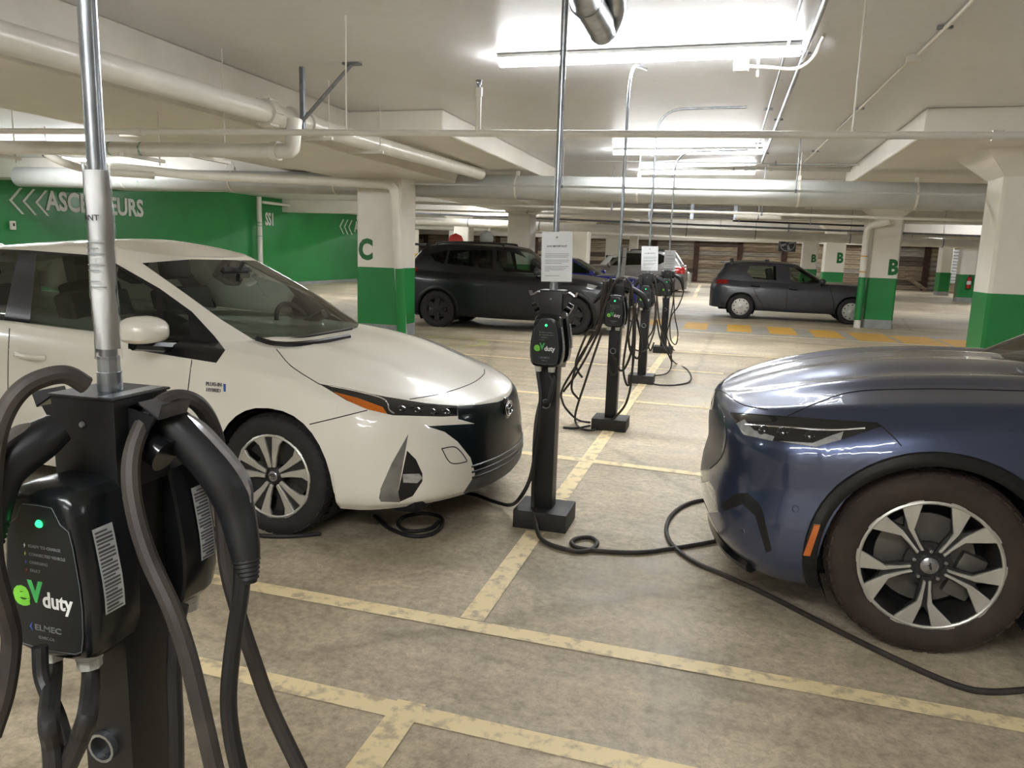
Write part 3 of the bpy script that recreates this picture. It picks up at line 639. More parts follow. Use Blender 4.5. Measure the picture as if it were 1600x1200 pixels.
def charger(st, y0, face, zc, name='charger_unit'):
    """face=-1 looks to -Y, +1 to +Y"""
    S = Matrix.Diagonal((1 if face < 0 else -1, 1 if face < 0 else -1, 1, 1)); T = Matrix.Translation((0, y0, zc)) @ S @ Matrix.Diagonal((1, 1, .95, 1))
    m = MB(); rows = []
    for y, s in ((0, .004), (-.004, .0), (-.055, -.002), (-.075, .0), (-.09, .006), (-.096, .013), (-.098, .02)): rows.append([(x, y, z) for x, z in outline(s)])
    vv = m.grid(rows, True); m.face(vv[-1]); m.face(vv[0][::-1])
    m.bm.transform(T); u = m.build(name, M_box, st, ang=28)
    def sub(mb, nm, mt, **k): mb.bm.transform(T); return mb.build(nm, mt, u, **k)
    m = MB(); m.prism(faceline(.0), lambda a, b: (a, -.0975, b), lambda a, b: (a, -.0992, b)); sub(m, 'face_plate', M_face, smooth=False)
    pl = [Vector((a, -.0993, b)) for a, b in faceline(.02)]; m = MB(); m.tube(pl+[pl[0], pl[1]], .0006, 4); sub(m, 'face_outline', M_outl)
    m = MB(); m.lathe([(.0001, -.1035), (.0045, -.1022), (.0068, -.099)], (0.002, 0, .092), (0, 1, 0), 12); sub(m, 'status_led', M_led)
    def tx(s, size, x, z, mt, bold=0., al='LEFT', sx=1., nm='lettering', sp=1.): 
        return text_obj(nm, s, size, mt, T @ frame((x, -.0993, z), (1, 0, 0), (0, 0, 1)) if face < 0 else T @ frame((x, -.0993, z), (1, 0, 0), (0, 0, 1)), u, .0004, bold, al, sx, sp)
    for k, s in enumerate(('READY TO CHARGE', 'CONNECTED VEHICLE', 'CHARGING', 'FAULT')):
        tx(s, .0066, -.022, .053-k*.0135, M_gprint, .0001)
        m = MB(); m.prism([(-.0015, 0), (.001, .004), (.0008, .0008), (.002, .0008), (-.0008, -.004), (-.0002, -.0006)], lambda a, b: (-.029+a, -.0992, .053-k*.0135+b), lambda a, b: (-.029+a, -.0998, .053-k*.0135+b))
        sub(m, 'icon', (M_wprint, M_yprint, M_bprint, M_rprint)[k], smooth=False)
    tx('e', .062, -.058, -.028, M_lime, .0026, sx=1.04); tx('V', .046, -.0265, -.024, M_vgreen, .0026, sx=.82); tx('duty', .036, -.003, -.034, M_wprint, .001, sx=.86)
    tx('ELMEC', .0135, -.022, -.083, M_gprint, .0002, sx=1.25); tx('ELMEC.CA', .0065, -.016, -.099, M_gprint, .0001)
    m = MB(); m.prism([(-.003, 0), (.003, .008), (.001, 0), (.003, -.007)], lambda a, b: (-.029+a, -.0992, -.083+b), lambda a, b: (-.029+a, -.0998, -.083+b)); sub(m, 'emblem', M_bprint, smooth=False)
    # rating label on the right flank
    fl_ = [(.0868, .085), (.0905, .0), (.0912, -.04), (.0905, -.052)]
    fl_ = [(lin([(-.118, .0775), (-.085, .0845), (-.04, .0865), (0, .0835), (.06, .0745), (.105, .0665)], z)+.003, z) for z in (.083, .06, .03, 0, -.03, -.055)]
    for sx in ((1,) if face < 0 else (-1,)):
        m = MB(); m.grid([[(sx*a, y, z) for y in (-.076, -.038)] for a, z in fl_]); sub(m, 'rating_label', M_labelp)
        for k in range(22):
            z = .077-k*.006; a = lin([(q[1], q[0]) for q in fl_[::-1]], z)+.0004; a2 = lin([(q[1], q[0]) for q in fl_[::-1]], z-.003)+.0004
            y1 = -.042 if k % 4 else -.05
            m = MB(); m.grid([[(sx*a, y, z) for y in (-.073, y1)], [(sx*a2, y, z-.0028-(k % 3)*.0005) for y in (-.073, y1)]]); sub(m, 'label_print', M_ink2, smooth=False)
    for x in (-.042, .03):
        m = MB(); m.cyl((x, -.055, -.134), (x, -.055, -.146), .021, 8); m.cyl((x, -.055, -.146), (x, -.055, -.166), .018, 8); m.cyl((x, -.055, -.149), (x, -.055, -.152), .0195, 8); sub(m, 'cable_gland', M_gland, ang=20)
    return u
def connector(st, pts, rad, boot=True, latch=True, trig=None):
    """charging gun swept along world points"""
    path = catmull(pts, 6); n = len(path)
    rr = [interp([(i/(len(rad)-1), r) for i, r in enumerate(rad)], k/(n-1)) for k in range(n)]
    m = MB(); m.tube(path, rr, 14); g = adopt(st, m.build('connector', M_grip))
    if boot:
        a = path[-1]; d = (path[-1]-path[-3]).normalized(); m = MB(); r = rad[-1]
        prof = []
        for k in range(5): prof += [(r*(.98-.07*k), k*.0075), (r*(1.04-.07*k), k*.0075+.002), (r*(1.04-.07*k), k*.0075+.005), (r*(.9-.07*k), k*.0075+.0065)]
        m.lathe([(.001, 0)]+prof+[(.012, .042)], a-d*.004, d, 14); b = adopt(g, m.build('strain_relief', M_rubber))
    if latch:
        i0, i1 = int(n*.18), int(n*.66); lp = []
        for i in range(i0, i1):
            t = (path[i+1]-path[i-1]).normalized(); up = Vector((0, 0, 1)); nrm = (up-t*up.dot(t)).normalized(); lp.append(path[i]+nrm*(rr[i]*.86))
        m = MB(); k = len(lp); m.tube(lp, [.012*min(1, .5+.9*math.sin(math.pi*j/(k-1))) for j in range(k)], 8); b = adopt(g, m.build('latch', M_silver))
    return g
def cable(st, pts, r, m, per=8, n=10):
    mb = MB(); mb.tube(catmull(pts, per), r, n); return adopt(st, mb.build('cable', m))
def notice(px, loc, size, rz, label, curl=0., text=True, roll=0.):
    e = empty('paper_notice', loc, rz, label, 'notice', 'notices on the station poles'); w, h = size
    e.rotation_euler = (0, roll, rz)
    def cv(x, z): return curl*(math.cos(x/w*2.6)-1)+.004*math.sin(z*14+x*9)
    def sheet(ww, hh, dy, mt, nm, z0=0.):
        m = MB(); m.grid([[(x, dy+cv(x, z), z+z0) for x in [ww*(i/8-.5) for i in range(9)]] for z in [hh*(j/8-.5) for j in range(9)]]); return m.build(nm, mt, e)
    sheet(w*.94, h*.95, 0, M_paper, 'sheet')
    sheet(w, h, -.0016, M_sleeve, 'sleeve')
    if text:
        k = w/.17
        t = text_obj('heading', 'AVIS IMPORTANT', .0135*k, M_ink, Matrix.Identity(4), e, .0002, .0002)
        for v in t.data.vertices: x, y = v.co.x, v.co.y; v.co = (x, -.0008+cv(x, h*.13+y)-.0004*(v.co.z > 0), h*.2+y)
        t = MB(); t.lathe([(.0001, 0), (.005*k, 0)], (0, cv(0, 0)-.001+.0, h*.37), (0, 1, 0), 12); t.build('emblem', M_gprint, e, smooth=False)
        z = h*.06
        for ln in (1, 1, .95, 0, 1, 1, .7, 0, 1, .9, .8, .2, 0, 0, .62):
            if ln:
                x0, x1 = -w*.36, -w*.36+w*.74*ln
                m = MB(); m.grid([[(x, -.0009+cv(x, zz), zz) for x in [x0+(x1-x0)*i/6 for i in range(7)]] for zz in (z, z-.0022*k)]); m.build('text_line', M_gprint, e, smooth=False)
            z -= h*.03
    return e
def station(x, y, H, label, back=True, base=True, wings=True, pole=None, polelen=None, pr=.0165):
    st = empty('charging_station', (x, y, 0), 0, label, 'charging station', 'charging stations in a row')
    if base:
        m = MB(); m.box((-.147, -.13, 0), (.147, .13, .1)); m.bevel(.006, 2); m.build('base_block', mat('base_black_steel', srgb(44, 42, 40), .55, var=srgb(32, 30, 29), vscale=8), st)
    m = MB(); m.box((-.048, -.05, .1 if base else 0), (.048, .05, H-.05)); m.bevel(.004, 2); m.build('post', M_black, st)
    # folded steel head
    m = MB(); m.box((-.06, -.058, H-.15), (.06, .058, H-.004)); m.bevel(.003, 2); hd_ = m.build('head', M_black, st)
    m = MB(); m.box((-.064, -.062, H-.004), (.064, .062, H)); m.bevel(.0015, 1); m.build('cap_plate', M_black, hd_)
    m = MB(); m.prism([(-.02, -.0), (.02, -.0), (.045, .06), (.06, .0), (.06, -.002)][:3], lambda a, b: (a, -.0595, H-.07+b), lambda a, b: (a, -.0585, H-.07+b)); 
    m.bm.free()
    m = MB(); m.lathe([(.0001, -.0625), (.004, -.0622), (.0055, -.059)], (0, 0, H-.045), (0, 1, 0), 10); m.build('screw', M_galv, hd_)
    m = MB(); m.box((.03, -.056, H), (.056, .056, H+.0008)); m.build('edge_glint', M_galv, hd_, smooth=False)  # bright metal strip standing in for a reflection on the cap
    for sx in (-1, 1) if wings else ():
        # hook plate: out from the head, dipping, turned-up lip
        pr_ = [(sx*.058, -.006), (sx*.082, .004), (sx*.118, -.018), (sx*.126, .004)]
        m = MB(); rows = [[(a, yy, H-.012+b) for yy in (-.032, .032)] for a, b in pr_]; rows2 = [[(a, yy, H-.015+b) for yy in (-.032, .032)] for a, b in pr_]
        m.grid(rows); m.grid(rows2[::-1]); hk = m.build('hook', mat('hook_plate', srgb(108, 108, 112), .3, metal=.7, var=srgb(80, 80, 84), vscale=20), st, smooth=False)
        m = MB(); m.prism([(sx*.058, -.006), (sx*.11, -.018), (sx*.075, -.075), (sx*.058, -.09)], lambda a, b: (a, -.03, H-.012+b), lambda a, b: (a, -.027, H-.012+b)); m.build('gusset', M_black, hk, smooth=False)
        m = MB(); m.cyl((sx*.055, 0, H-.075), (sx*.098, 0, H-.098), .026, 16); m.cyl((sx*.098, 0, H-.098), (sx*.101, 0, H-.0995), .028, 16); m.build('holster', M_blackgloss, st)
    charger(st, -.05, -1, H-.262)
    if back: charger(st, .05, 1, H-.262)
    # conduit entry at the post
    m = MB(); m.lathe([(.021, -.062), (.026, -.062), (.026, -.05), (.021, -.05)], (-.005+.04*.0, 0, H-.6), (0, 1, 0), 14, True); m.build('conduit_nut', M_galv, st)
    # pole to the ceiling
    if pole is None:
        m = MB(); m.cyl((0, 0, H), (0, 0, ZC-.001), pr, 14); m.build('conduit_pole', M_galv, st)
    else:
        adopt(st, MB().tube(smoothpath([(x, y, H)]+pole, .3, 8), pr*.75, 12).build('conduit_pole', M_galv))
    m = MB(); m.cyl((0, 0, H), (0, 0, H+.03), pr*1.35, 14); m.cyl((0, 0, H+.03), (0, 0, H+.055), pr*1.2, 8); m.build('pole_fitting', M_galv, st)
    return st
def gx(pts, D): return [hd(x, y, D if not isinstance(D, (list, tuple)) else D[i]) for i, (x, y) in enumerate(pts)]
def gp(pts, Y): return [hy(x, y, Y if not isinstance(Y, (list, tuple)) else Y[i]) for i, (x, y) in enumerate(pts)]
def gf(pts, z=.013): return [hz(x, y, z) for x, y in pts]
# nearest station, lower left
S1 = station(-.947, .975, 1.228, 'nearest black charging station with two guns at the lower left corner', base=False, pr=.0138)
m = MB(); m.box((-.2, -.2, 0), (.2, .2, .08)); m.bevel(.006, 2); m.build('base_block', MATS['base_black_steel'] if 'base_black_steel' in MATS else M_black, S1)
cable(S1, gx([(338, 1215), (312, 1100), (292, 1020), (268, 950), (232, 870), (211, 800), (204, 740), (212, 690), (236, 645), (270, 622), (305, 628), (330, 662), (343, 715), (347, 800), (354, 885), (374, 962), (396, 1030), (425, 1110), (470, 1205)],
      [1.12, 1.12, 1.12, 1.12, 1.13, 1.14, 1.15, 1.17, 1.2, 1.235, 1.26, 1.3, 1.33, 1.36, 1.36, 1.36, 1.36, 1.36, 1.36]), .0137, M_cable)
connector(S1, gx([(248, 648), (275, 668), (315, 708), (350, 752), (370, 800), (381, 850), (385, 876)], [1.24, 1.24, 1.25, 1.26, 1.27, 1.27, 1.27]), [.026, .031, .033, .034, .030, .026, .0225])
cable(S1, gx([(379, 885), (376, 930), (364, 1010), (357, 1090), (362, 1150), (376, 1215)], 1.27), .0138, M_cabledk)
cable(S1, gx([(283, 945), (276, 985), (272, 1050), (275, 1130), (276, 1215)], 1.27), .0125, M_cabledk)
cable(S1, gx([(135, 602), (105, 586), (70, 590), (35, 608), (8, 645), (-8, 700), (-14, 790), (-10, 880), (8, 950), (18, 1000), (8, 1080), (-14, 1150)], [1.12, 1.1, 1.08, 1.06, 1.05, 1.04, 1.04, 1.04, 1.06, 1.08, 1.08, 1.08]), .0137, M_cable)
connector(S1, gx([(92, 668), (60, 690), (25, 715), (2, 745), (-8, 790), (-10, 815)], [1.13, 1.11, 1.09, 1.075, 1.07, 1.07]), [.024, .030, .031, .028, .023, .02])
GL = lambda x, y, H, k: [Vector((x+k, y-.105, H-.262-.155)), Vector((x+k, y-.105, H-.262-.175))]
cable(S1, GL(-.947, .975, 1.228, -.042)+gx([(76, 1120), (82, 1165), (85, 1215)], [1.0, 1.0, 1.0]), .0132, M_cabledk)
cable(S1, GL(-.947, .975, 1.228, .03)+gx([(138, 1110), (126, 1150), (108, 1190), (95, 1225)], [1.0, 1.0, 1.01, 1.02]), .0132, M_cabledk)
cable(S1, gx([(62, 1010), (66, 1060), (90, 1120), (106, 1175)], [1.1, 1.1, 1.08, 1.08]), .011, M_cabledk)
# notice wrapped round the nearest pole
nt_ = empty('paper_notice', (-.947, .975, 1.43), 0, 'paper notice in a crinkled plastic sleeve wrapped round the nearest pole', 'notice', 'notices on the station poles')
def wrap(z0, z1, r, mt, nm, f0, f1, lean=0.):
    m = MB(); rows = []
    for j in range(13):
        z = z0+(z1-z0)*j/12; row = []
        for i in range(15):
            t = R(f0+(f1-f0)*i/14); rr = r+.0015*math.sin(z*40+i*.9)+.001*math.sin(i*2+z*90)
            row.append((math.cos(t)*rr*1.06+lean*(z-z0), math.sin(t)*rr*.9, z))
        rows.append(row)
    m.grid(rows); return m.build(nm, mt, nt_)
wrap(-.135, .14, .0178, M_paper, 'sheet', 175, 395); wrap(-.152, .15, .0196, M_sleeve, 'sleeve', 168, 402)
for k, (zz, ln) in enumerate(((.068, 'RTANT'),)):
    t = text_obj('heading', ln, .0125, M_ink, Matrix.Identity(4), nt_, .0001, .0001, 'LEFT')
    for v in t.data.vertices:
        a = R(190)+v.co.x/.0198; v.co = (math.cos(a)*.0206*1.06, math.sin(a)*.0206*.9-.0008, zz+v.co.y)
for k in range(9):
    if k in (3, 6): continue
    z = .032-k*.0085; m = MB(); m.grid([[(math.cos(R(t))*.0205*1.06, math.sin(R(t))*.0205*.9-.0008, zz) for t in range(190, 300 if k % 2 else 325, 12)] for zz in (z, z-.0018)]); m.build('text_line', M_gprint, nt_, smooth=False)
# second station (next to the white car)
S2 = station(-.89, 3.90, 1.281, 'charging station standing between the white car and the blue car')
cable(S2, GL(-.89, 3.9, 1.281, -.042)+gp([(845, 625), (839, 690), (829, 745), (813, 777)], 3.76)+[hz(797, 789, .05), hz(770, 783, .02), hz(738, 772, .02), hz(700, 770, .02), hz(660, 790, .016)], .0105, M_cabledk)
cable(S2, GL(-.89, 3.9, 1.281, .03)+gp([(865, 595), (861, 615), (857, 628)], 3.77)+[Vector((-.895, 3.8, .69)), Vector((-.895, 3.85, .681))], .0125, M_cabledk)
cable(S2, [Vector((-.93, 3.98, .78))]+gp([(838, 660), (834, 740), (833, 790)], 3.86)+[hy(836, 812, 3.745), hz(843, 838, .02)]+gf([(858, 850), (884, 858), (905, 862), (925, 858), (933, 848), (922, 840), (903, 841), (893, 847), (898, 854), (915, 858)], .014)+gf([(950, 862), (1000, 863), (1050, 857), (1100, 849), (1160, 838), (1230, 836)], .012), .0115, M_cable)
cable(S2, gf([(1170, 776), (1110, 780), (1075, 787), (1050, 804), (1041, 828), (1052, 853), (1085, 878), (1130, 898), (1200, 930), (1290, 976), (1400, 1030), (1490, 1069), (1550, 1081), (1640, 1074)], .0115), .0115, M_cable)
cable(S2, gf([(585, 806), (606, 824), (640, 837), (672, 835), (690, 822), (688, 808), (660, 802), (630, 808), (622, 820), (640, 830), (672, 826), (686, 815)], .012), .0105, M_cabledk)
cable(S2, gf([(280, 812), (330, 825), (400, 836), (450, 838), (500, 834)], .012), .011, M_cabledk)
notice('paper', (-.872, 3.862, 1.452), (.17, .266), R(2), 'square-on paper notice headed AVIS IMPORTANT on the second pole', .0, roll=R(-1.6))
# third
S3 = station(-.905, 6.375, 1.277, 'third charging station from the camera with many looped cables', pole=[(-.905, 6.375, 2.98), (-.86, 7.1, 3.1)])
Y3 = 6.3
for pts, Y in (([(905, 625), (893, 605), (905, 560), (930, 520), (950, 465), (965, 436), (983, 440), (990, 480), (988, 540), (978, 572), (968, 578), (957, 555)], 6.22),
               ([(944, 440), (938, 480), (934, 515), (921, 517), (913, 530), (900, 565), (903, 580), (910, 590)], 6.22),
               ([(880, 612), (900, 585), (925, 540), (945, 490), (953, 440), (955, 436), (955, 455), (948, 490)], 6.26),
               ([(985, 440), (992, 500), (990, 560), (984, 598), (978, 598), (974, 570), (982, 510), (985, 450)], 6.30),
               ([(988, 470), (1000, 520), (1002, 545), (996, 560), (985, 548), (981, 520)], 6.34),
               ([(962, 560), (964, 580), (956, 585), (950, 570)], 6.2)): cable(S3, gp(pts, Y), .0095, M_cable, 7, 8)
cable(S3, gp([(948, 440), (940, 480), (915, 545), (880, 605), (879, 628), (890, 645)], 6.24)+gf([(905, 657), (922, 660)]), .0095, M_cable, 7, 8)
cable(S3, gp([(990, 500), (988, 580), (980, 625), (965, 648)], 6.15)+gf([(945, 664), (925, 672), (907, 669), (899, 658)], .015)+gp([(901, 638), (915, 595), (928, 555), (940, 520)], 6.2), .0095, M_cable, 7, 8)
cable(S3, gf([(880, 668), (900, 669), (922, 665)], .012), .0095, M_cabledk, 6, 8)
connector(S3, gp([(975, 447), (990, 453), (1005, 464), (1010, 478)], 6.36), [.02, .026, .026, .018], latch=False)
connector(S3, gp([(957, 447), (945, 455), (932, 468)], 6.36), [.02, .026, .018], latch=False)
notice('paper', (-.862, 6.33, 1.4), (.09, .28), R(-62), 'paper notice seen nearly edge-on on the third pole', .0)
# fourth
S4 = station(-.93, 8.925, 1.28, 'fourth charging station with loops of cable around its post', pole=[(-.93, 8.925, 3.09), (.02, 8.95, 3.1)])
for pts, Y in (([(1000, 432), (996, 465), (986, 510), (982, 535), (992, 546), (1008, 548), (1018, 530), (1024, 505), (1026, 450), (1020, 430)], 8.8),
               ([(1024, 432), (1027, 470), (1030, 500), (1036, 525), (1044, 552), (1050, 566)], 8.85), ([(1018, 440), (1024, 480), (1020, 515), (1012, 530), (1016, 548), (1022, 535)], 8.86),
               ([(1003, 432), (999, 470), (994, 500), (984, 500), (980, 480)], 8.82)): cable(S4, gp(pts, Y), .009, M_cable, 6, 8)
cable(S4, gp([(1026, 500), (1032, 530), (1045, 555)], 8.8)+gf([(1056, 568), (1072, 576), (1080, 588), (1076, 597), (1060, 601), (1042, 602), (1022, 600), (1008, 593)], .012)+[hz(1003, 588, .1), hz(1022, 587, .03)]+gf([(1040, 584), (1048, 575)], .02)+gp([(1049, 560), (1045, 535)], 8.86), .009, M_cable, 7, 8)
connector(S4, gp([(1022, 433), (1032, 437), (1040, 445), (1042, 456)], 8.9), [.02, .026, .025, .018], latch=False)
connector(S4, gp([(1006, 434), (997, 440), (990, 450)], 8.9), [.02, .026, .018], latch=False)
notice('paper', (-.915, 8.88, 1.45), (.2, .29), R(4), 'smaller paper notice on the fourth pole', .0, text=True, roll=R(-2))
# fifth
S5 = station(-.94, 11.97, 1.275, 'farthest charging station in the row near the grey SUV', pole=[(-.94, 11.97, 3.03), (.1, 11.9, 3.04)])
for pts, Y in (([(1066, 432), (1068, 455), (1060, 478), (1051, 490), (1047, 505), (1048, 530), (1056, 538), (1059, 520), (1054, 490), (1052, 440)], 11.85),
               ([(1054, 436), (1052, 470), (1046, 505), (1042, 525), (1050, 543), (1054, 548)], 11.9), ([(1038, 436), (1036, 470), (1040, 500)], 11.86)): cable(S5, gp(pts, Y), .009, M_cable, 6, 8)
connector(S5, gp([(1052, 429), (1061, 434), (1066, 442), (1067, 450)], 11.95), [.02, .028, .026, .018], latch=False)
connector(S5, gp([(1038, 429), (1031, 434), (1024, 440)], 11.95), [.02, .026, .018], latch=False)
notice('paper', (-.925, 11.93, 1.44), (.18, .29), R(-4), 'tiny paper notice on the farthest station pole', .0, text=True)
# ------------------------------------------------------------------ cars: lofted shells whose panels are cut along outlines
ARB = .17
def TB(*pts):
    out = []
    for q in sorted(pts):
        if not out or q[0]-out[-1][0] > .03: out.append(q)
    return out
def loft_half(rows, knots, top, nf=14, nr=10, sub=4, M=10, arches=()):
    """rows: bottom to top dicts(z, w tables over x; xf, cf, nF, xr, cr, nR); returns columns of points (left half, y>=0)"""
    keys = []
    for r in rows:
        r['cf'] = min(r['cf'], r['xf']-knots[0]-.02); r['cr'] = min(r['cr'], knots[-1]-r['xr']-.02)
        xc = r['xf']-r['cf']; xe = r['xr']+r['cr']; col = []
        W = interp(r['w'], xc); e = 2/r.get('nF', 2.4)
        for i in range(nf):
            t = math.pi/2*i/nf; X = r['cf']*math.cos(t)**e; Yv = W*math.sin(t)**e if i else 0.
            x = xc+X; col.append(Vector((x, Yv, interp(r['z'], x))))
        ks = [xc]+[k for k in knots]+[xe]
        a = knots[0]; b = knots[-1]
        side = [xc, xc*.67+a*.33, xc*.33+a*.67]+list(knots)+[b*.67+xe*.33, b*.33+xe*.67, xe]
        for x in side: col.append(Vector((x, interp(r['w'], x), interp(r['z'], x))))
        W = interp(r['w'], xe); e = 2/r.get('nR', 2.6)
        for i in range(nr-1, -1, -1):
            t = math.pi/2*i/nr; X = r['cr']*math.cos(t)**e; Yv = W*math.sin(t)**e if i else 0.
            x = xe-X; col.append(Vector((x, Yv, interp(r['z'], x))))
        keys.append(col)
    ncol = len(keys[0]); cols = []
    i_side0 = nf; i_side1 = ncol-nr
    for j in range(ncol):
        c = catmull([k[j] for k in keys], sub)
        if i_side0 <= j < i_side1:
            x = c[0].x
            for (xw, zc, Ra) in arches:
                if abs(x-xw) < Ra:
                    za = ARB+(zc+Ra-ARB)*max(0, 1-(abs(x-xw)/Ra)**2.3)**(1/2.3)
                    if za > c[0].z+1e-4:
                        z0, z1 = c[0].z, c[-1].z; tb = [(p.z, p.y) for p in c]; n = len(c)
                        c = [Vector((x, lin(tb, z), z)) for z in [za+(z1-za)*i/(n-1) for i in range(n)]]
        cols.append(c)
    out = []
    for c in cols:
        p = c[-1]; cc = list(c)
        for i in range(1, M+1):
            t = 1-i/M; cc.append(Vector((p.x, p.y*t, p.z+top(p.x, t, p.y))))
        out.append(cc)
    return out
def arch_knots(arches, zb, n=18):
    ks = []
    for (xw, zc, Ra) in arches:
        ks.append([xw+Ra*(1 if i < n/2 else -1)*abs(math.cos(math.pi*i/n))**(2/2.3) for i in range(n+1)])
    return ks
def half_to_bm(cols):
    bm = bmesh.new()
    for sy in (1, -1):
        vv = [[bm.verts.new((p.x, p.y*sy, p.z)) for p in c] for c in cols]
        for a, b in zip(vv, vv[1:]):
            for k in range(len(a)-1):
                q = [a[k], b[k], b[k+1], a[k+1]]
                if sy > 0: q = q[::-1]
                try: bm.faces.new(q)
                except ValueError: pass
    bmesh.ops.remove_doubles(bm, verts=bm.verts[:], dist=2e-4)
    bad = [f for f in bm.faces if f.calc_area() < 1e-9]
    bmesh.ops.delete(bm, geom=bad, context='FACES')
    bmesh.ops.recalc_face_normals(bm, faces=bm.faces[:])
    bm.normal_update()
    return bm
class Shell:
    def __init__(s, bm, M, vis=None):
        s.bm = bm; s.M = M; s.Mi = M.inverted(); s.cam = s.Mi @ CAM
        s.lay = bm.faces.layers.int.new('part'); s.tags = ['body']; s.bvh = BVHTree.FromBMesh(bm)
        s.vis = -1 if s.cam.y < 0 else 1
    def px_planes(s, poly):
        R3 = s.Mi.to_3x3(); rays = [R3 @ ray(*p) for p in poly]; c = sum(rays, Vector())/len(rays)
        out = []
        for a, b in zip(rays, rays[1:]+rays[:1]):
            n = a.cross(b)
            if n.dot(c) < 0: n = -n
            out.append((s.cam, n.normalized()))
        return out
    def xz_planes(s, poly):
        P = [Vector((x, 0, z)) for x, z in poly]; c = sum(P, Vector())/len(P); out = []
        for a, b in zip(P, P[1:]+P[:1]):
            n = (b-a).cross(Vector((0, 1, 0)))
            if n.dot(c-a) < 0: n = -n
            out.append((a, n.normalized()))
        return out
    def yz_planes(s, poly):
        P = [Vector((0, y, z)) for y, z in poly]; c = sum(P, Vector())/len(P); out = []
        for a, b in zip(P, P[1:]+P[:1]):
            n = (b-a).cross(Vector((1, 0, 0)))
            if n.dot(c-a) < 0: n = -n
            out.append((a, n.normalized()))
        return out
    def cut(s, planes, tagname, filt=None, only=None):
        if tagname not in s.tags: s.tags.append(tagname)
        ti = s.tags.index(tagname); ok = None if only is None else [s.tags.index(q) for q in only]
        fs = [f for f in s.bm.faces if (filt is None or filt(f)) and (ok is None or f[s.lay] in ok)]
        for co, no in planes:
            if not fs: return
            g = set(fs)
            for f in fs: g.update(f.edges); g.update(f.verts)
            r = bmesh.ops.bisect_plane(s.bm, geom=list(g), dist=1e-5, plane_co=co, plane_no=no)
            fs = [f for f in r['geom'] if isinstance(f, bmesh.types.BMFace) and (f.calc_center_median()-co).dot(no) > 0]
        for f in fs: f[s.lay] = ti
    def mirror(s, planes): return [(Vector((c.x, -c.y, c.z)), Vector((n.x, -n.y, n.z))) for c, n in planes]
    def px(s, poly, tagname, both=True, only=('body',), filt=None):
        n = len(poly); sg = [ (poly[(i+1)%n][0]-poly[i][0])*(poly[(i+2)%n][1]-poly[(i+1)%n][1])-(poly[(i+1)%n][1]-poly[i][1])*(poly[(i+2)%n][0]-poly[(i+1)%n][0]) for i in range(n)]
        if min(sg) < -1e-6 < 1e-6 < max(sg):
            for t in tessellate_polygon([[Vector((a, b, 0)) for a, b in poly]]): s.px([poly[i] for i in t], tagname, both, only, filt)
            return
        pl = s.px_planes(poly); sd = s.vis
        ff = lambda f: (filt is None or filt(f)) and f.normal.dot(s.cam-f.calc_center_median()) > 0 and (not both or f.calc_center_median().y*sd > -.03)
        s.cut(pl, tagname, ff, only)
        if both:
            mc = Vector((s.cam.x, -s.cam.y, s.cam.z))
            s.cut(s.mirror(pl), tagname, lambda f: (filt is None or filt(f)) and f.normal.dot(mc-f.calc_center_median()) > 0 and f.calc_center_median().y*sd < .03, only)
    def hit(s, x, y):
        d = (s.Mi.to_3x3() @ ray(x, y)).normalized()
        return s.bvh.ray_cast(s.cam, d)[:2]
    def line(s, pts, r, mat_, parent, name, off=.0, per=6, flat=None, mir=False):
        """thin bead along pixels laid on the surface"""
        P = []
        pp = catmull([Vector((x, y, 0)) for x, y in pts], per)
        for p in pp:
            h, n = s.hit(p.x, p.y)
            if h is not None:
                if n.dot(s.cam-h) < 0: n = -n
                P.append(h+n*off)
        if len(P) < 2: return None
        m = MB(); m.tube(P, r, 6); return m.build(name, mat_, parent)
    def split(s, mats, parent, names=None, body='body'):
        s.bm.normal_update(); vn = {v.index: v.normal.copy() for v in s.bm.verts}
        s.bm.verts.index_update(); vn = [v.normal.copy() for v in s.bm.verts]
        out = {}
        for ti, tg in enumerate(s.tags):
            fs = [f for f in s.bm.faces if f[s.lay] == ti]
            if not fs or mats.get(tg, 0) is None: continue
            # one object per connected side for glass and lamps
            groups = [fs]
            if tg != 'body':
                groups = []; left = set(fs)
                while left:
                    st = [left.pop()]; grp = [st[0]]
                    while st:
                        f = st.pop()
                        for e in f.edges:
                            for g in e.link_faces:
                                if g in left: left.discard(g); st.append(g); grp.append(g)
                    if sum(f.calc_area() for f in grp) > 2e-5: groups.append(grp)
            for grp in groups:
                idx = {}; vs_ = []; ns = []; polys = []
                for f in grp:
                    q = []
                    for v in f.verts:
                        if v.index not in idx: idx[v.index] = len(vs_); vs_.append(v.co.copy()); ns.append(vn[v.index])
                        q.append(idx[v.index])
                    polys.append(q)
                nm = (names or {}).get(tg, tg); me = bpy.data.meshes.new(nm); me.from_pydata(vs_, [], polys); me.materials.append(mats[tg] if tg in mats else mats['body'])
                me.polygons.foreach_set('use_smooth', [True]*len(me.polygons)); me.normals_split_custom_set_from_vertices(ns)
                o = mesh_obj(nm, me, parent); out.setdefault(tg, []).append(o)
        return out
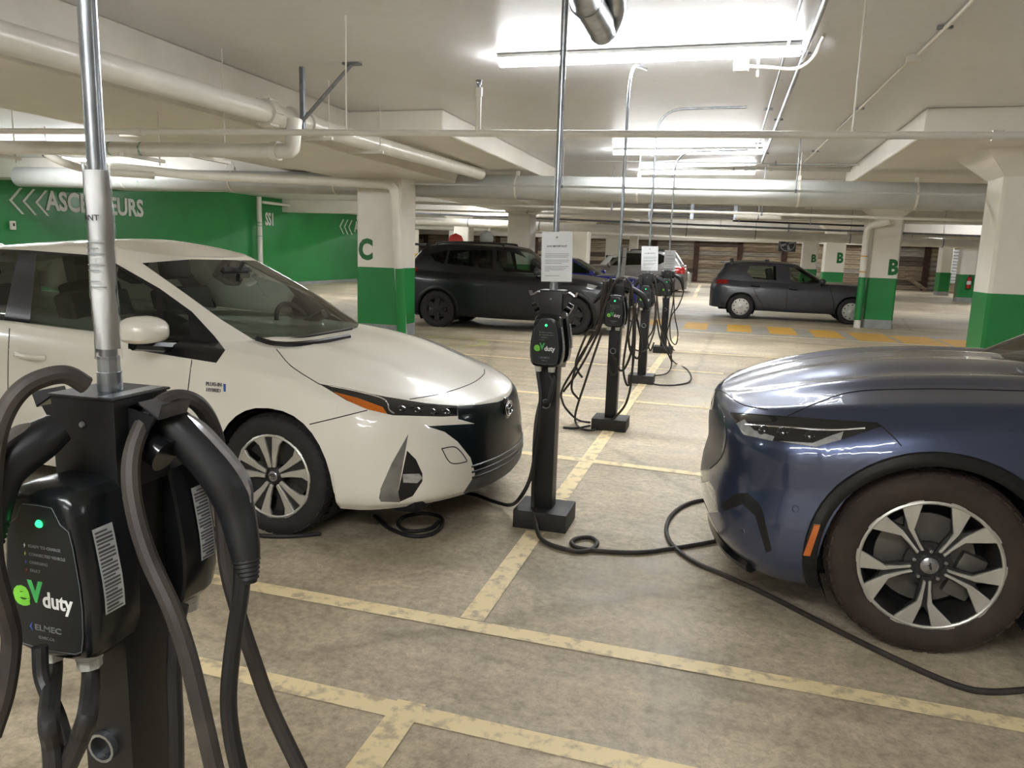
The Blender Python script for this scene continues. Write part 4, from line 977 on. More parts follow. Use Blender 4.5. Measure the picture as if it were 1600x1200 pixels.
# ---- wheels
M_tyre = mat('tyre_rubber', srgb(40, 38, 37), .75, var=srgb(30, 28, 27), vscale=14, bump=.02, bscale=70)
M_tyre_brown = mat('dirty_tyre_rubber', srgb(62, 50, 42), .8, var=srgb(44, 37, 32), vscale=9, bump=.02, bscale=70)
M_alloy = mat('machined_alloy', srgb(200, 198, 190), .38, metal=.55, var=srgb(182, 180, 170), vscale=10)
M_alloyd = mat('dark_alloy', srgb(58, 56, 54), .5, metal=.35, var=srgb(42, 41, 40), vscale=9)
M_brake = mat('brake_steel', srgb(120, 116, 108), .5, metal=.6, var=srgb(96, 92, 86), vscale=8)
M_well = mat('wheel_well_black', srgb(14, 14, 14), .9, var=srgb(10, 10, 10))
def spoke(poly, y0, y1, mt, name, par, rot, n=1, sy=-1):
    """poly (r, tangential) pairs -> prism in the wheel plane"""
    ca, sa = math.cos(rot), math.sin(rot); m = MB()
    f = lambda yy: (lambda a, b: (a*ca-b*sa, yy, a*sa+b*ca))
    m.prism(poly, f(y0), f(y1)); m.bevel(.0025, 1, 40); return m.build(name, mt, par, ang=30)
def wheel(par, x, y, sy, Rt, Rr, width, style, rot=0., steer=0., tm=None, zc=None):
    """sy=-1: outer face towards -y"""
    e = bpy.data.objects.new('wheel', None); COL.objects.link(e); e.parent = par; e.location = (x, y, zc or Rt-.008); e.rotation_euler = (0, 0, steer)
    o = sy; w = width; tm = tm or M_tyre
    # origin: wheel centre at outer tyre face; outward is o*y
    pr = [(Rr-.012, -.03), (Rr+.004, -.012), (Rr+.012, -.003), (Rr+(Rt-Rr)*.45, .004), (Rt-.03, .0), (Rt-.012, -.016), (Rt-.002, -.032), (Rt, -.05), (Rt, -w+.05), (Rt-.002, -w+.032), (Rt-.015, -w+.012), (Rr+.01, -w)]
    m = MB(); m.lathe([(r, h*o) for r, h in pr], (0, 0, 0), (0, 1, 0), 56); ty = m.build('tyre', tm, e, ang=60)
    m = MB(); N = 44
    for k in range(N):
        t = 2*math.pi*k/N; ca, sa = math.cos(t), math.sin(t)
        for j, (h0, h1, rr0, rr1) in enumerate(((-.012, -.05, Rt-.014, Rt+.0045), (-.058, -.1, Rt, Rt+.0045), (-.108, -w+.03, Rt, Rt+.0045))):
            dt = .34*2*math.pi/N; off = (.0, .5, .2)[j]*2*math.pi/N; vs_ = []
            for (h, ro) in ((h0, rr0+.005 if j == 0 else rr1), (h1, rr1)):
                for rr in (Rt-.02 if j == 0 and h == h0 else Rt-.004, ro):
                    for d in (-dt, dt): a = t+off+d; vs_.append((rr*math.cos(a), h*o, rr*math.sin(a)))
            v = m.verts(vs_); 
            for f in ((0,1,3,2),(4,6,7,5),(2,3,7,6),(0,2,6,4),(1,5,7,3)): m.face([v[i] for i in f])
    tb = m.build('tread_block', tm, e, smooth=False); tb['kind'] = 'stuff'
    # rim barrel
    m = MB(); m.lathe([(h, y_*o) for h, y_ in ((Rr+.006, -.012), (Rr+.001, -.006), (Rr-.008, -.008), (Rr-.014, -.03), (Rr-.03, -.1), (Rr-.03, -.17))], (0, 0, 0), (0, 1, 0), 48); m.build('rim_barrel', M_alloyd if style != 'steel' else M_dark, e)
    m = MB(); m.lathe([(Rr+.006, -.005*o), (Rr-.001, -.001*o), (Rr-.006, -.004*o), (Rr-.009, -.012*o)], (0, 0, 0), (0, 1, 0), 48); m.build('rim_lip', M_alloy if style not in ('steel',) else M_dark, e)
    m = MB(); m.lathe([(.04, -.1*o), (Rr*.72, -.1*o), (Rr*.72, -.115*o), (.04, -.115*o)], (0, 0, 0), (0, 1, 0), 32, True); m.build('brake_disc', M_brake, e)
    m = MB(); m.box((Rr*.42, min(-.07*o, -.13*o), -.09), (Rr*.8, max(-.07*o, -.13*o), .09)); m.bevel(.015, 2); m.bm.transform(Matrix.Rotation(R(160), 4, 'Y')); m.build('brake_caliper', M_brake, e)
    m = MB(); m.lathe([(.001, -.16*o), (Rr-.025, -.16*o)], (0, 0, 0), (0, 1, 0), 32); m.build('back_plate', M_well, e)
    if style == 'prius':
        for k in range(5):
            a = rot+2*math.pi*k/5
            for sg_ in (1, -1):
                pl = [(.046, sg_*.003), (.046, sg_*.022), (.1, sg_*.036), (Rr*.76, sg_*.06), (Rr*.93, sg_*.1), (Rr*.985, sg_*.1), (Rr*1.0, sg_*.06), (Rr*1.0, sg_*.026), (.1, sg_*.008)]
                if sg_ < 0: pl = pl[::-1]
                spoke(pl, -.022*o, -.006*o, M_alloy, 'spoke', e, a, 1)
            pl = [(.045, -.014), (.045, .014), (Rr*.97, .05), (Rr*.97, -.05)]; spoke(pl, -.04*o, -.02*o, M_alloyd, 'spoke_back', e, a)
            a2 = a+math.pi/5; pl = [(.07, -.012), (.07, .012), (Rr*.99, .05), (Rr*.99, -.05)]; spoke(pl, -.06*o, -.05*o, M_alloyd, 'spoke_back', e, a2)
        m = MB(); m.lathe([(.001, -.008*o), (.026, -.006*o), (.034, -.012*o), (.05, -.03*o), (.05, -.05*o)], (0, 0, 0), (0, 1, 0), 24); m.build('hub', M_alloyd, e)
        m = MB(); m.lathe([(.001, -.003*o), (.022, -.002*o), (.027, -.006*o)], (0, 0, 0), (0, 1, 0), 24); cp = m.build('centre_cap', M_silver, e)
        for (rx, rz, cx, cz) in ((.02, .013, 0, .0), (.007, .013, 0, 0), (.013, .005, 0, .005)):
            pts = [(cx+rx*math.cos(t*math.pi/9), -.0022*o, cz+rz*math.sin(t*math.pi/9)) for t in range(19)]
            MB().tube(pts, .0016, 4).build('emblem', M_alloyd, e)
    elif style == 'mach':
        for k in range(5):
            a = rot+2*math.pi*k/5
            for sg_ in (1, -1):
                pl = [(.064, sg_*.004), (.06, sg_*.014), (.10, sg_*.017), (.148, sg_*.026), (Rr*.97, sg_*.122), (Rr*1.0, sg_*.062), (Rr*.985, sg_*.034), (.16, sg_*.010), (.10, sg_*.0065)]
                if sg_ < 0: pl = pl[::-1]
                spoke(pl, -.02*o, -.005*o, M_alloy, 'spoke', e, a)
            pl = [(.05, -.02), (.05, .02), (.15, .03), (Rr*.96, .11), (Rr*.98, .05), (.17, .0), (Rr*.98, -.05), (Rr*.96, -.11), (.15, -.03)]; spoke(pl, -.045*o, -.019*o, M_alloyd, 'spoke_back', e, a)
            a2 = a+math.pi/5; m = MB(); c = (math.cos(a2)*.057, 0, math.sin(a2)*.057); m.lathe([(.001, -.004*o), (.007, -.005*o), (.0095, -.009*o), (.0095, -.03*o)], c, (0, 1, 0), 6); m.build('wheel_nut', M_silver, e)
        m = MB(); m.lathe([(.001, -.03*o), (.085, -.03*o), (.085, -.05*o)], (0, 0, 0), (0, 1, 0), 28); m.build('hub', M_alloyd, e)
        m = MB(); m.lathe([(.001, -.001*o), (.026, -.002*o), (.032, -.006*o), (.034, -.03*o)], (0, 0, 0), (0, 1, 0), 28); cp = m.build('centre_cap', M_silver, e)
        hs = [(-.016, .003), (-.008, .006), (.002, .0045), (.010, .008), (.015, .0075), (.017, .004), (.012, .003), (.008, -.002), (.010, -.007), (.006, -.006), (.003, -.003), (-.006, -.002), (-.010, -.006), (-.012, -.003), (-.018, .000)]
        hs = [(a*.85*math.cos(1.2)-b*.85*math.sin(1.2), a*.85*math.sin(1.2)+b*.85*math.cos(1.2)) for a, b in hs]
        m = MB(); m.prism(hs, lambda a, b: (a, -.0018*o, b), lambda a, b: (a, .0005*o, b)); m.build('emblem', M_dark, e, smooth=False)
    elif style == 'steel':      # dark SUV rim
        for k in range(6):
            a = rot+2*math.pi*k/6; pl = [(.05, -.04), (.05, .04), (Rr*.97, .055), (Rr*.97, -.055)]; spoke(pl, -.05*o, -.025*o, M_dark, 'spoke', e, a)
        m = MB(); m.lathe([(.001, -.02*o), (.04, -.02*o), (.075, -.035*o), (.075, -.05*o)], (0, 0, 0), (0, 1, 0), 18); m.build('hub', M_dark, e)
    else:                        # silver wheel cover with small round holes
        m = MB(); m.lathe([(.001, -.004*o), (.03, -.004*o), (.05, -.012*o), (.1, -.008*o), (Rr*.98, -.018*o)], (0, 0, 0), (0, 1, 0), 36); m.build('wheel_cover', M_alloy, e)
        for k in range(10):
            a = rot+2*math.pi*k/10; m = MB(); m.lathe([(.001, -.001*o), (.016, -.001*o), (.016, -.01*o)], (math.cos(a)*Rr*.8, -.006*o, math.sin(a)*Rr*.8), (0, 1, 0), 8); m.build('cover_hole', M_well, e)
    return e
# ---- shared car bits
M_glass = glass('car_glass', (.80, .90, .84), 0., 1., .72)
M_glassd = glass('tinted_car_glass', (.6, .66, .64), 0., 1., .22)
M_trimblk = mat('black_trim', srgb(22, 22, 23), .35, var=srgb(17, 17, 18)); M_seam = mat('panel_gap_black', srgb(24, 23, 22), .7, var=srgb(18, 18, 18))
M_int = mat('dark_interior', srgb(52, 52, 52), .8, var=srgb(42, 42, 42)); M_seat = mat('grey_seat_cloth', srgb(78, 76, 72), .9, var=srgb(64, 62, 60))
M_chrome = mat('chrome', srgb(215, 215, 218), .12, metal=.95, var=srgb(205, 205, 208)); M_amber = mat('amber_lens', srgb(196, 104, 24), .18, var=srgb(176, 88, 18), coat=.8)
M_lampdk = mat('dark_lamp_lens', srgb(26, 27, 28), .1, coat=1., var=srgb(20, 21, 22)); M_lampcl = mat('clear_lamp', srgb(200, 202, 204), .12, metal=.5, coat=1., var=srgb(160, 162, 166), vscale=30)
M_redlens = mat('red_lens', srgb(150, 26, 24), .15, coat=1., var=srgb(120, 18, 18)); M_greybump = mat('grey_lip_plastic', srgb(92, 92, 92), .5, var=srgb(80, 80, 80))
def box_part(name, a, b, mt, par, bev=.02, seg=3):
    m = MB(); m.box(a, b); m.bevel(bev, seg); return m.build(name, mt, par)
def seat(par, x, y, z):
    s = box_part('seat', (x-.25, y-.24, z), (x+.27, y+.24, z+.16), M_seat, par, .05)
    m = MB(); m.box((-.09, -.23, 0), (.05, .23, .62)); m.bevel(.045, 3); m.bm.transform(Matrix.Translation((x-.2, y, z+.1)) @ Matrix.Rotation(R(-16), 4, 'Y')); m.build('backrest', M_seat, s)
    m = MB(); m.box((-.05, -.12, 0), (.04, .12, .17)); m.bevel(.035, 3); m.bm.transform(Matrix.Translation((x-.41, y, z+.75)) @ Matrix.Rotation(R(-10), 4, 'Y')); m.build('headrest', M_seat, s)
def interior(par, x_dash, x_back, w, zf, zb, steer_y, rear=True):
    box_part('cabin_floor', (x_back, -w, zf-.05), (x_dash+.3, w, zf), M_int, par, .01, 1)
    box_part('dashboard', (x_dash-.12, -w*.93, zb-.35), (x_dash+.2, w*.93, zb-.05), M_int, par, .08)
    for sy in (1, -1): box_part('door_card', (x_back, sy*w-.03, zf), (x_dash-.05, sy*w+.03, zb-.05), M_int, par, .01, 1)
    for yy in (-.37, .37): seat(par, x_dash-.85, yy, zf+.16)
    if rear: 
        for yy in (-.4, .4): seat(par, x_dash-1.72, yy, zf+.16)
    c = Vector((x_dash-.28, steer_y, zb-.02)); m = MB(); ax = Vector((.9, 0, .45)).normalized(); b = Vector((0, 1, 0)); a = ax.cross(b)
    pts = [c+a*(.18*math.cos(t*math.pi/14))+b*(.18*math.sin(t*math.pi/14)) for t in range(29)]; m.tube(pts, .016, 8); sw = m.build('steering_wheel', M_trimblk, par)
    m = MB(); m.tube([c-b*.17, c, c+b*.17], .018, 6); m.tube([c, c-a*.17], .018, 6); m.tube([c, c+ax*.25], .03, 8); m.build('steering_spoke', M_trimblk, sw)
# ------------------------------------------------------------------ white plug-in hatchback
M_pearl = mat('pearl_white_paint', srgb(226, 222, 210), .32, var=srgb(224, 219, 206), vscale=3, coat=1., crough=.04)
def car_root(name, x, y, ang, label):
    e = empty(name, (x, y, 0), ang, label, 'car'); return e, Matrix.Translation((x, y, 0)) @ Matrix.Rotation(ang, 4, 'Z')
def liners(par, wheels, Ra, ys, depth=.32):
    for xw, zc in wheels:
        for sy in (1, -1):
            m = MB(); n = 20; a0 = -.55
            rows = [[(xw+Ra*math.cos(a0+(math.pi-2*a0)*i/n), sy*yy, zc+Ra*math.sin(a0+(math.pi-2*a0)*i/n)) for i in range(n+1)] for yy in (ys, ys-depth)]
            m.grid(rows); c = m.verts([(p[0], p[1], p[2]) for p in rows[1]]); m.face(c); m.build('wheel_liner', M_well, par)
A_ = R(-3); ca, sa = math.cos(A_), math.sin(A_)
PR, PM = car_root('hatchback_car', -2.158-sa*.86, 3.224+ca*.86, A_, 'pearl white plug-in hatchback parked at left with its nose by the station')
pa = [(0, .305, .362), (-2.70, .305, .362)]
k1, k2 = arch_knots(pa, .17)
knots = k1 + [-.55, -.8, -1.1, -1.4, -1.7, -2.0, -2.2] + k2
def L(*a): return list(a)
rows = [
 dict(z=L((-3.6, .34), (-3.2, .24), (-2.9, .19), (-.4, .165), (.4, .178), (.7, .2), (.97, .215)), w=L((-3.6, .66), (-3.2, .76), (-2.7, .82), (-1.3, .83), (0, .83), (.4, .80), (.6, .74)), xf=.965, cf=.56, nF=2.0, xr=-3.62, cr=.4),
 dict(z=L((-3.6, .42), (-2.9, .29), (-.4, .235), (.4, .25), (.97, .27)), w=L((-3.6, .72), (-3.2, .81), (-2.7, .865), (-1.3, .85), (-.5, .855), (0, .872), (.4, .85), (.6, .79)), xf=.985, cf=.58, nF=2.05, xr=-3.66, cr=.4),
 dict(z=L((-3.6, .6), (-2.9, .48), (-.4, .45), (.4, .46), (.97, .48)), w=L((-3.6, .74), (-3.2, .83), (-2.7, .88), (-1.3, .872), (-.5, .868), (0, .88), (.4, .86), (.6, .80)), xf=.968, cf=.6, nF=2.05, xr=-3.67, cr=.4),
 dict(z=L((-3.6, .85), (-2.9, .74), (-1.3, .70), (-.4, .67), (.1, .65), (.5, .62), (.97, .61)), w=L((-3.6, .70), (-3.2, .80), (-2.7, .872), (-1.3, .872), (-.5, .865), (0, .872), (.4, .845), (.6, .77)), xf=.945, cf=.6, nF=2.0, xr=-3.64, cr=.4),
 dict(z=L((-3.6, 1.0), (-2.9, .9), (-1.3, .86), (-.4, .83), (.1, .79), (.5, .71), (.97, .655)), w=L((-3.6, .64), (-3.2, .76), (-2.7, .85), (-1.3, .86), (-.5, .845), (0, .84), (.4, .79), (.6, .70)), xf=.92, cf=.6, nF=1.95, xr=-3.6, cr=.4),
 dict(z=L((-3.6, 1.08), (-2.9, 1.02), (-1.3, .965), (-.4, .925), (.1, .865), (.5, .765), (.95, .665)), w=L((-3.6, .56), (-3.2, .68), (-2.7, .79), (-1.3, .81), (-.5, .79), (0, .745), (.4, .66), (.6, .56)), xf=.90, cf=.6, nF=1.95, xr=-3.5, cr=.4),
]
def ptop(x, t, w):
    a = interp([(-3.5, .02), (-1, .04), (-.3, .055), (0, .062), (.45, .06), (.75, .035), (.9, .0)], x)
    s_ = 1-t*t
    ridge = .018*math.exp(-((t-.62)/.16)**2)*interp([(-.5, 1), (.2, 1), (.7, .2), (.9, 0)], x)
    return a*s_+ridge*(1 if t < 1 else 0)*min(1, (1-t)*8)
S = Shell(half_to_bm(loft_half(rows, knots, ptop, 16, 8, 4, 12, pa)), PM)
# greenhouse
grows = [
 dict(z=L((-3.6, 1.06), (-2.6, 1.0), (-1.3, .95), (-.6, .88), (-.1, .85)), w=L((-3.6, .5), (-3.2, .62), (-2.5, .745), (-1.3, .775), (-.6, .715), (-.3, .65)), xf=.0, cf=.5, nF=2.3, xr=-3.45, cr=.35),
 dict(z=L((-3.6, 1.12), (-2.6, 1.06), (-1.3, 1.01), (-.6, .95), (-.1, .918)), w=L((-3.6, .48), (-3.2, .60), (-2.5, .73), (-1.3, .765), (-.6, .69), (-.3, .60)), xf=-.10, cf=.5, nF=2.3, xr=-3.43, cr=.35),
 dict(z=L((-3.4, 1.17), (-2.6, 1.24), (-1.3, 1.24), (-.9, 1.19), (-.5, 1.16)), w=L((-3.3, .44), (-2.5, .62), (-1.3, .645), (-.9, .585), (-.6, .48)), xf=-.52, cf=.42, nF=2.4, xr=-3.3, cr=.3),
 dict(z=L((-3.3, 1.19), (-2.9, 1.28), (-2.3, 1.37), (-1.5, 1.405), (-1.1, 1.36), (-.9, 1.33)), w=L((-3.2, .40), (-2.5, .54), (-1.6, .56), (-1.1, .50), (-.9, .40)), xf=-.93, cf=.34, nF=2.5, xr=-3.15, cr=.25),
 dict(z=L((-3.3, 1.21), (-2.9, 1.31), (-2.3, 1.405), (-1.5, 1.44), (-1.2, 1.405), (-.9, 1.36)), w=L((-3.2, .36), (-2.5, .49), (-1.6, .51), (-1.1, .45), (-.9, .34)), xf=-1.02, cf=.3, nF=2.5, xr=-3.1, cr=.25),
]
gk = [-1.35+i*-.12 for i in range(12)]
G = Shell(half_to_bm(loft_half(grows, gk, lambda x, t, w: interp([(-3.2, .0), (-2.6, .03), (-1.5, .042), (-1.05, .0)], x)*(1-t*t), 16, 8, 5, 8)), PM)
side = lambda f: abs(f.normal.y) > .35
def conv(s, polys, tg, **k):
    for p in polys: s.px(p, tg, **k)
G.px([(222, 411), (300, 405), (400, 407), (420, 414), (500, 457), (560, 491), (602, 516), (545, 533), (480, 545), (430, 545), (395, 530), (345, 499), (290, 459)], 'windscreen', both=False)
G.px([(-420, 398), (-60, 387), (45, 391), (135, 398), (180, 411), (250, 451), (300, 487), (335, 525), (352, 547), (338, 567), (300, 561), (185, 542), (47, 513), (-60, 500), (-420, 468)], 'window_surround')
O = ('window_surround',)
S.px([(240, 470), (335, 525), (352, 547), (338, 567), (300, 561), (200, 545), (200, 500)], 'window_surround')
G.px([(57, 397), (130, 401), (178, 414), (245, 456), (247, 548), (185, 537), (137, 527), (46, 509)], 'door_window', only=O)
G.px([(254, 463), (294, 493), (297, 523), (256, 523)], 'quarter_window', only=O)
G.px([(-200, 394), (28, 396), (5, 505), (-200, 479)], 'rear_door_window', only=O)
G.cut(G.yz_planes([(-.5, .95), (.5, .95), (.42, 1.4), (-.42, 1.4)]), 'rear_window', lambda f: f.normal.x < -.3 and f.calc_center_median().x < -2.9, ('body',))
# front end panels
conv(S, ([(497, 599), (604, 620), (614, 649), (575, 640), (542, 626)], [(604, 620), (666, 630), (714, 634), (715, 650), (690, 651), (614, 649)]), 'headlight')
S.px([(521, 612), (560, 622), (598, 636), (606, 648), (575, 640), (545, 627)], 'turn_signal', only=('headlight',))
conv(S, ([(714, 634), (750, 632), (778, 628), (830, 605), (830, 690), (745, 700), (742, 662), (716, 655)], [(667, 666), (742, 662), (695, 675)], [(695, 675), (742, 662), (715, 690)], [(715, 690), (742, 662), (745, 700), (742, 738), (735, 715)], [(742, 700), (830, 660), (830, 690), (742, 742)]), 'grille_and_gap_shade')  # grille, plus side triangles painting the shadow gap below the headlight dark
conv(S, ([(724, 770), (742, 742), (830, 670), (830, 790), (748, 790)],), 'lip_spoiler')
conv(S, ([(638, 678), (634, 701), (622, 769), (600, 769), (594, 765), (612, 724)], [(595, 764), (622, 768), (625, 785), (595, 784), (592, 778)]), 'running_light')
S.px([(636, 704), (650, 718), (660, 740), (660, 752), (645, 775), (625, 784), (622, 769)], 'fog_pocket')
S.px([(629, 741), (655, 740), (660, 747), (652, 755), (630, 754)], 'fog_light', only=('fog_pocket',))
M_teal = mat('dark_teal_gloss', srgb(10, 20, 22), .3, spec=.3, coat=.15, var=srgb(12, 20, 22))
M_drl = mat('grey_running_lamp', srgb(140, 140, 136), .2, metal=.4, coat=1., var=srgb(104, 104, 104), vscale=9)
pb = S.split(dict(body=M_pearl, headlight=M_lampdk, turn_signal=M_amber, grille_and_gap_shade=M_teal, window_surround=M_trimblk, lip_spoiler=M_greybump, running_light=M_drl, fog_pocket=M_trimblk, fog_light=M_lampcl), PR)
pg = G.split(dict(body=M_pearl, windscreen=M_glass, window_surround=M_trimblk, door_window=M_glass, quarter_window=M_glass, rear_door_window=M_glass, rear_window=M_glassd), PR, {'body': 'roof'})
# shut lines
for nm, pts in (('bonnet_seam', [(432, 546), (455, 572), (495, 598), (500, 600)]), ('bonnet_seam', [(640, 624), (690, 615), (735, 600), (755, 586), (757, 577)]), ('bumper_seam', [(484, 663), (530, 652), (574, 641)]),
                ('door_seam', [(300, 562), (295, 600), (291, 640), (289, 700)]), ('door_seam', [(15, 513), (13, 560), (13, 620), (20, 700)]), ('flap_seam', [(690, 701), (712, 699), (728, 717), (726, 722), (704, 723), (690, 701)])):
    (G if False else S).line(pts, .0028, M_seam, PR, nm, .0)
for x, y in ((517, 690), (673, 704)):
    h, n = S.hit(x, y)
    if h is not None: m = MB(); m.lathe([(.011, .0005), (.0125, .0015), (.014, 0)], h, n, 14); m.build('parking_sensor', M_pearl, PR)
# chrome streak and lamp cells inside the headlight
S.line([(515, 603), (560, 612), (600, 624), (608, 640), (616, 646)], .004, M_chrome, PR, 'lamp_strip', .001)
for x, y in ((628, 638), (652, 641), (677, 643), (699, 644)):
    h, n = S.hit(x, y)
    if h is not None: m = MB(); m.lathe([(.0005, .010), (.012, .008), (.02, .002), (.023, -.006)], h, n, 14); m.build('lamp_cell', M_lampdk, PR)
h, n = S.hit(780, 648)
if h is not None:
    m = MB(); n = Vector((1, 0, .1)).normalized(); c = Vector((h.x, 0, h.z)); h2 = S.bvh.ray_cast(Vector((3, 0, .60)), Vector((-1, 0, 0)))[0]
    m.lathe([(.0005, .014), (.05, .012), (.062, .004), (.066, -.004)], h2, n, 24); em = m.build('emblem', M_lampdk, PR)
    for (ry, rz) in ((.056, .042), (.018, .04), (.036, .016)):
        pts = [h2+Vector((.016, ry*math.cos(t*math.pi/10), rz*math.sin(t*math.pi/10)+(.014 if rz < .03 else 0))) for t in range(21)]; MB().tube(pts, .004, 6).build('emblem_ring', M_chrome, em)
# lip blade under the grille, number plate recess, intake slats
for k in range(3):
    m = MB(); pts = []
    for i in range(13):
        yy = -.42+.84*i/12; q = S.bvh.ray_cast(Vector((3, yy, .30+.03*k)), Vector((-1, 0, 0)))[0]
        if q is not None: pts.append(q+Vector((.002, 0, 0)))
    if len(pts) > 3: m.tube(pts, .006, 6); m.build('intake_slat', M_trimblk, PR)
# door handle, mirror, badge
def handle(Sh, par, px, mt, Ls=.2, z=0):
    h, n = Sh.hit(*px)
    if h is None: return
    sy = -1 if h.y < 0 else 1
    for yy in (1, -1):
        c = Vector((h.x, h.y*yy, h.z)); o_ = Vector((0, sy*yy, 0))
        m = MB(); m.tube(catmull([c+Vector((-Ls/2, 0, 0)), c+Vector((-Ls*.38, 0, .0))+o_*.03, c+Vector((Ls*.25, 0, -.004))+o_*.033, c+Vector((Ls/2, 0, -.006))-o_*.002], 5), [.016]*16, 8); m.build('door_handle', mt, par)
handle(S, PR, (50, 555), M_pearl)
def mirror_cap(par, c, d, mt, sy):
    m = MB(); rows = []
    for i in range(13):
        t = math.pi*i/12; cc = -math.cos(t); k = (math.sin(t)**.45 if cc < 0 else math.sin(t)**.8); se = lambda v, e: math.copysign(abs(v)**e, v)
        rows.append([(c[0]+d[0]*.5*cc*(.55 if cc < 0 else 1.15), c[1]+sy*d[1]*.5*k*se(math.cos(a), .7), c[2]+d[2]*.5*(k*se(math.sin(a), .6)*(1 if math.sin(a) > 0 else .85)-.1*(cc > 0)*cc)) for a in [2*math.pi*j/18 for j in range(18)]])
    m.grid(rows, True); o = m.build('door_mirror', mt, par)
    m = MB(); m.tube([(c[0]+.02, c[1]-sy*.24, c[2]-.11), (c[0]+.01, c[1]-sy*.08, c[2]-.085), (c[0], c[1]+sy*.06, c[2]-.065)], [.035, .03, .03], 8); m.build('mirror_arm', M_blackgloss, o)
    return o
for sy in (1, -1): mirror_cap(PR, (-.68 if sy < 0 else -1.02, sy*(.97 if sy < 0 else .86), 1.02), (.21, .26, .15), M_pearl, sy)
h, n = S.hit(335, 604)
if h is not None:
    fr = frame(h+Vector((0, -.004, .012)), (1, 0, .02), (0, .12, 1)); b1 = text_obj('badge', 'PLUG-IN', .026, M_silver, fr, PR, .002, .0005)
    text_obj('badge_line', 'HYBRID', .026, M_silver, frame(Vector((0, 0, 0)), (1, 0, 0), (0, 1, 0)), b1, .002, .0005).matrix_basis = frame(h+Vector((-.002, -.006, -.019)), (1, 0, .02), (0, .12, 1))
    MB().cbox(h+Vector((.065, -.002, 0)), (.012, .006, .04)).bevel(.004).build('badge_drop', M_bprint, b1)
# wipers, cowl, interior mirror
G.line([(410, 535), (450, 533), (505, 524), (548, 516)], .008, M_trimblk, PR, 'wiper', .012); G.line([(480, 540), (530, 530), (570, 521), (590, 514)], .008, M_trimblk, PR, 'wiper', .012)
m = MB(); pts = []
for px_ in ((402, 531), (432, 539), (480, 538), (545, 527), (600, 511)):
    h, n = S.hit(*px_)
    if h is not None: pts.append(h+Vector((0, 0, .004)))
if len(pts) > 2: m.tube(catmull(pts, 5), .017, 6); m.build('cowl_trim', M_trimblk, PR)
m = MB(); m.cbox((-.86, -.02, 1.29), (.03, .24, .07)); m.bevel(.012); im = m.build('interior_mirror', M_int, PR); MB().tube([(-.83, -.02, 1.31), (-.8, -.02, 1.36)], .012, 6).build('mirror_stem', M_int, im)
interior(PR, -.42, -3.1, .70, .30, .94, .37)
for sy in (1, -1):
    wheel(PR, 0, sy*.86, sy, .318, .213, .2, 'prius', R(97), 0); wheel(PR, -2.70, sy*.86, sy, .318, .213, .2, 'prius', R(40), 0)
liners(PR, ((0, .305), (-2.70, .305)), .352, .84)
box_part('underbody_light_block', (-3.4, -.7, .16), (.75, .7, .26), M_well, PR, .03, 1)  # dark floor-pan box added to block light and make the car's shadow
m = MB(); m.prism([(-2.72, 1.33), (-2.80, 1.40), (-2.95, 1.425), (-2.99, 1.33)], lambda a, b: (a, -.03, b), lambda a, b: (a, .03, b)); m.bevel(.02, 3); m.build('roof_antenna', M_pearl, PR)
# ------------------------------------------------------------------ blue electric crossover
M_blue = mat('dark_blue_metallic', srgb(60, 70, 97), .3, metal=.6, var=srgb(57, 66, 92), vscale=4, coat=1., crough=.03)
A_ = R(180); ARB = .2
ME, MM = car_root('crossover_car', .7986, 3.9174, A_, 'dark blue metallic electric crossover parked at right, front half in view')
ma = [(0, .352, .405), (-2.984, .352, .405)]
k1, k2 = arch_knots(ma, .2)
knots = k1 + [-.55, -.8, -1.2, -1.6, -2.0, -2.4] + k2
rows = [
 dict(z=L((-3.8, .4), (-3.3, .25), (-.45, .2), (.45, .2), (.86, .215)), w=L((-3.8, .7), (-3.3, .86), (-.5, .87), (0, .88), (.4, .86), (.6, .8)), xf=.80, cf=.36, nF=2.3, xr=-3.82, cr=.35),
 dict(z=L((-3.8, .5), (-3.3, .35), (-.45, .29), (.45, .29), (.86, .3)), w=L((-3.8, .76), (-3.3, .91), (-.5, .905), (0, .935), (.4, .92), (.6, .86)), xf=.85, cf=.4, nF=2.4, xr=-3.85, cr=.35),
 dict(z=L((-3.8, .6), (-.45, .46), (.45, .44), (.86, .43)), w=L((-3.8, .78), (-3.3, .92), (-.5, .915), (0, .94), (.4, .925), (.6, .86)), xf=.875, cf=.42, nF=2.4, xr=-3.86, cr=.35),
 dict(z=L((-3.8, .75), (-.45, .62), (.45, .585), (.86, .575)), w=L((-3.8, .76), (-3.3, .91), (-.5, .915), (0, .935), (.4, .905), (.6, .83)), xf=.85, cf=.42, nF=2.4, xr=-3.85, cr=.35),
 dict(z=L((-3.8, .9), (-.45, .77), (.1, .75), (.45, .735), (.86, .71)), w=L((-3.8, .72), (-3.3, .89), (-.5, .915), (0, .935), (.4, .9), (.6, .83)), xf=.855, cf=.42, nF=2.4, xr=-3.83, cr=.35),
 dict(z=L((-3.8, 1.0), (-.45, .90), (.1, .865), (.45, .825), (.86, .79)), w=L((-3.8, .66), (-3.3, .86), (-.5, .895), (0, .90), (.4, .85), (.6, .77)), xf=.84, cf=.42, nF=2.4, xr=-3.8, cr=.35),
 dict(z=L((-3.8, 1.06), (-1.3, 1.0), (-.45, .985), (.1, .945), (.45, .895), (.86, .825)), w=L((-3.8, .6), (-3.3, .8), (-.5, .83), (0, .82), (.4, .76), (.6, .68)), xf=.80, cf=.42, nF=2.3, xr=-3.75, cr=.35),
]
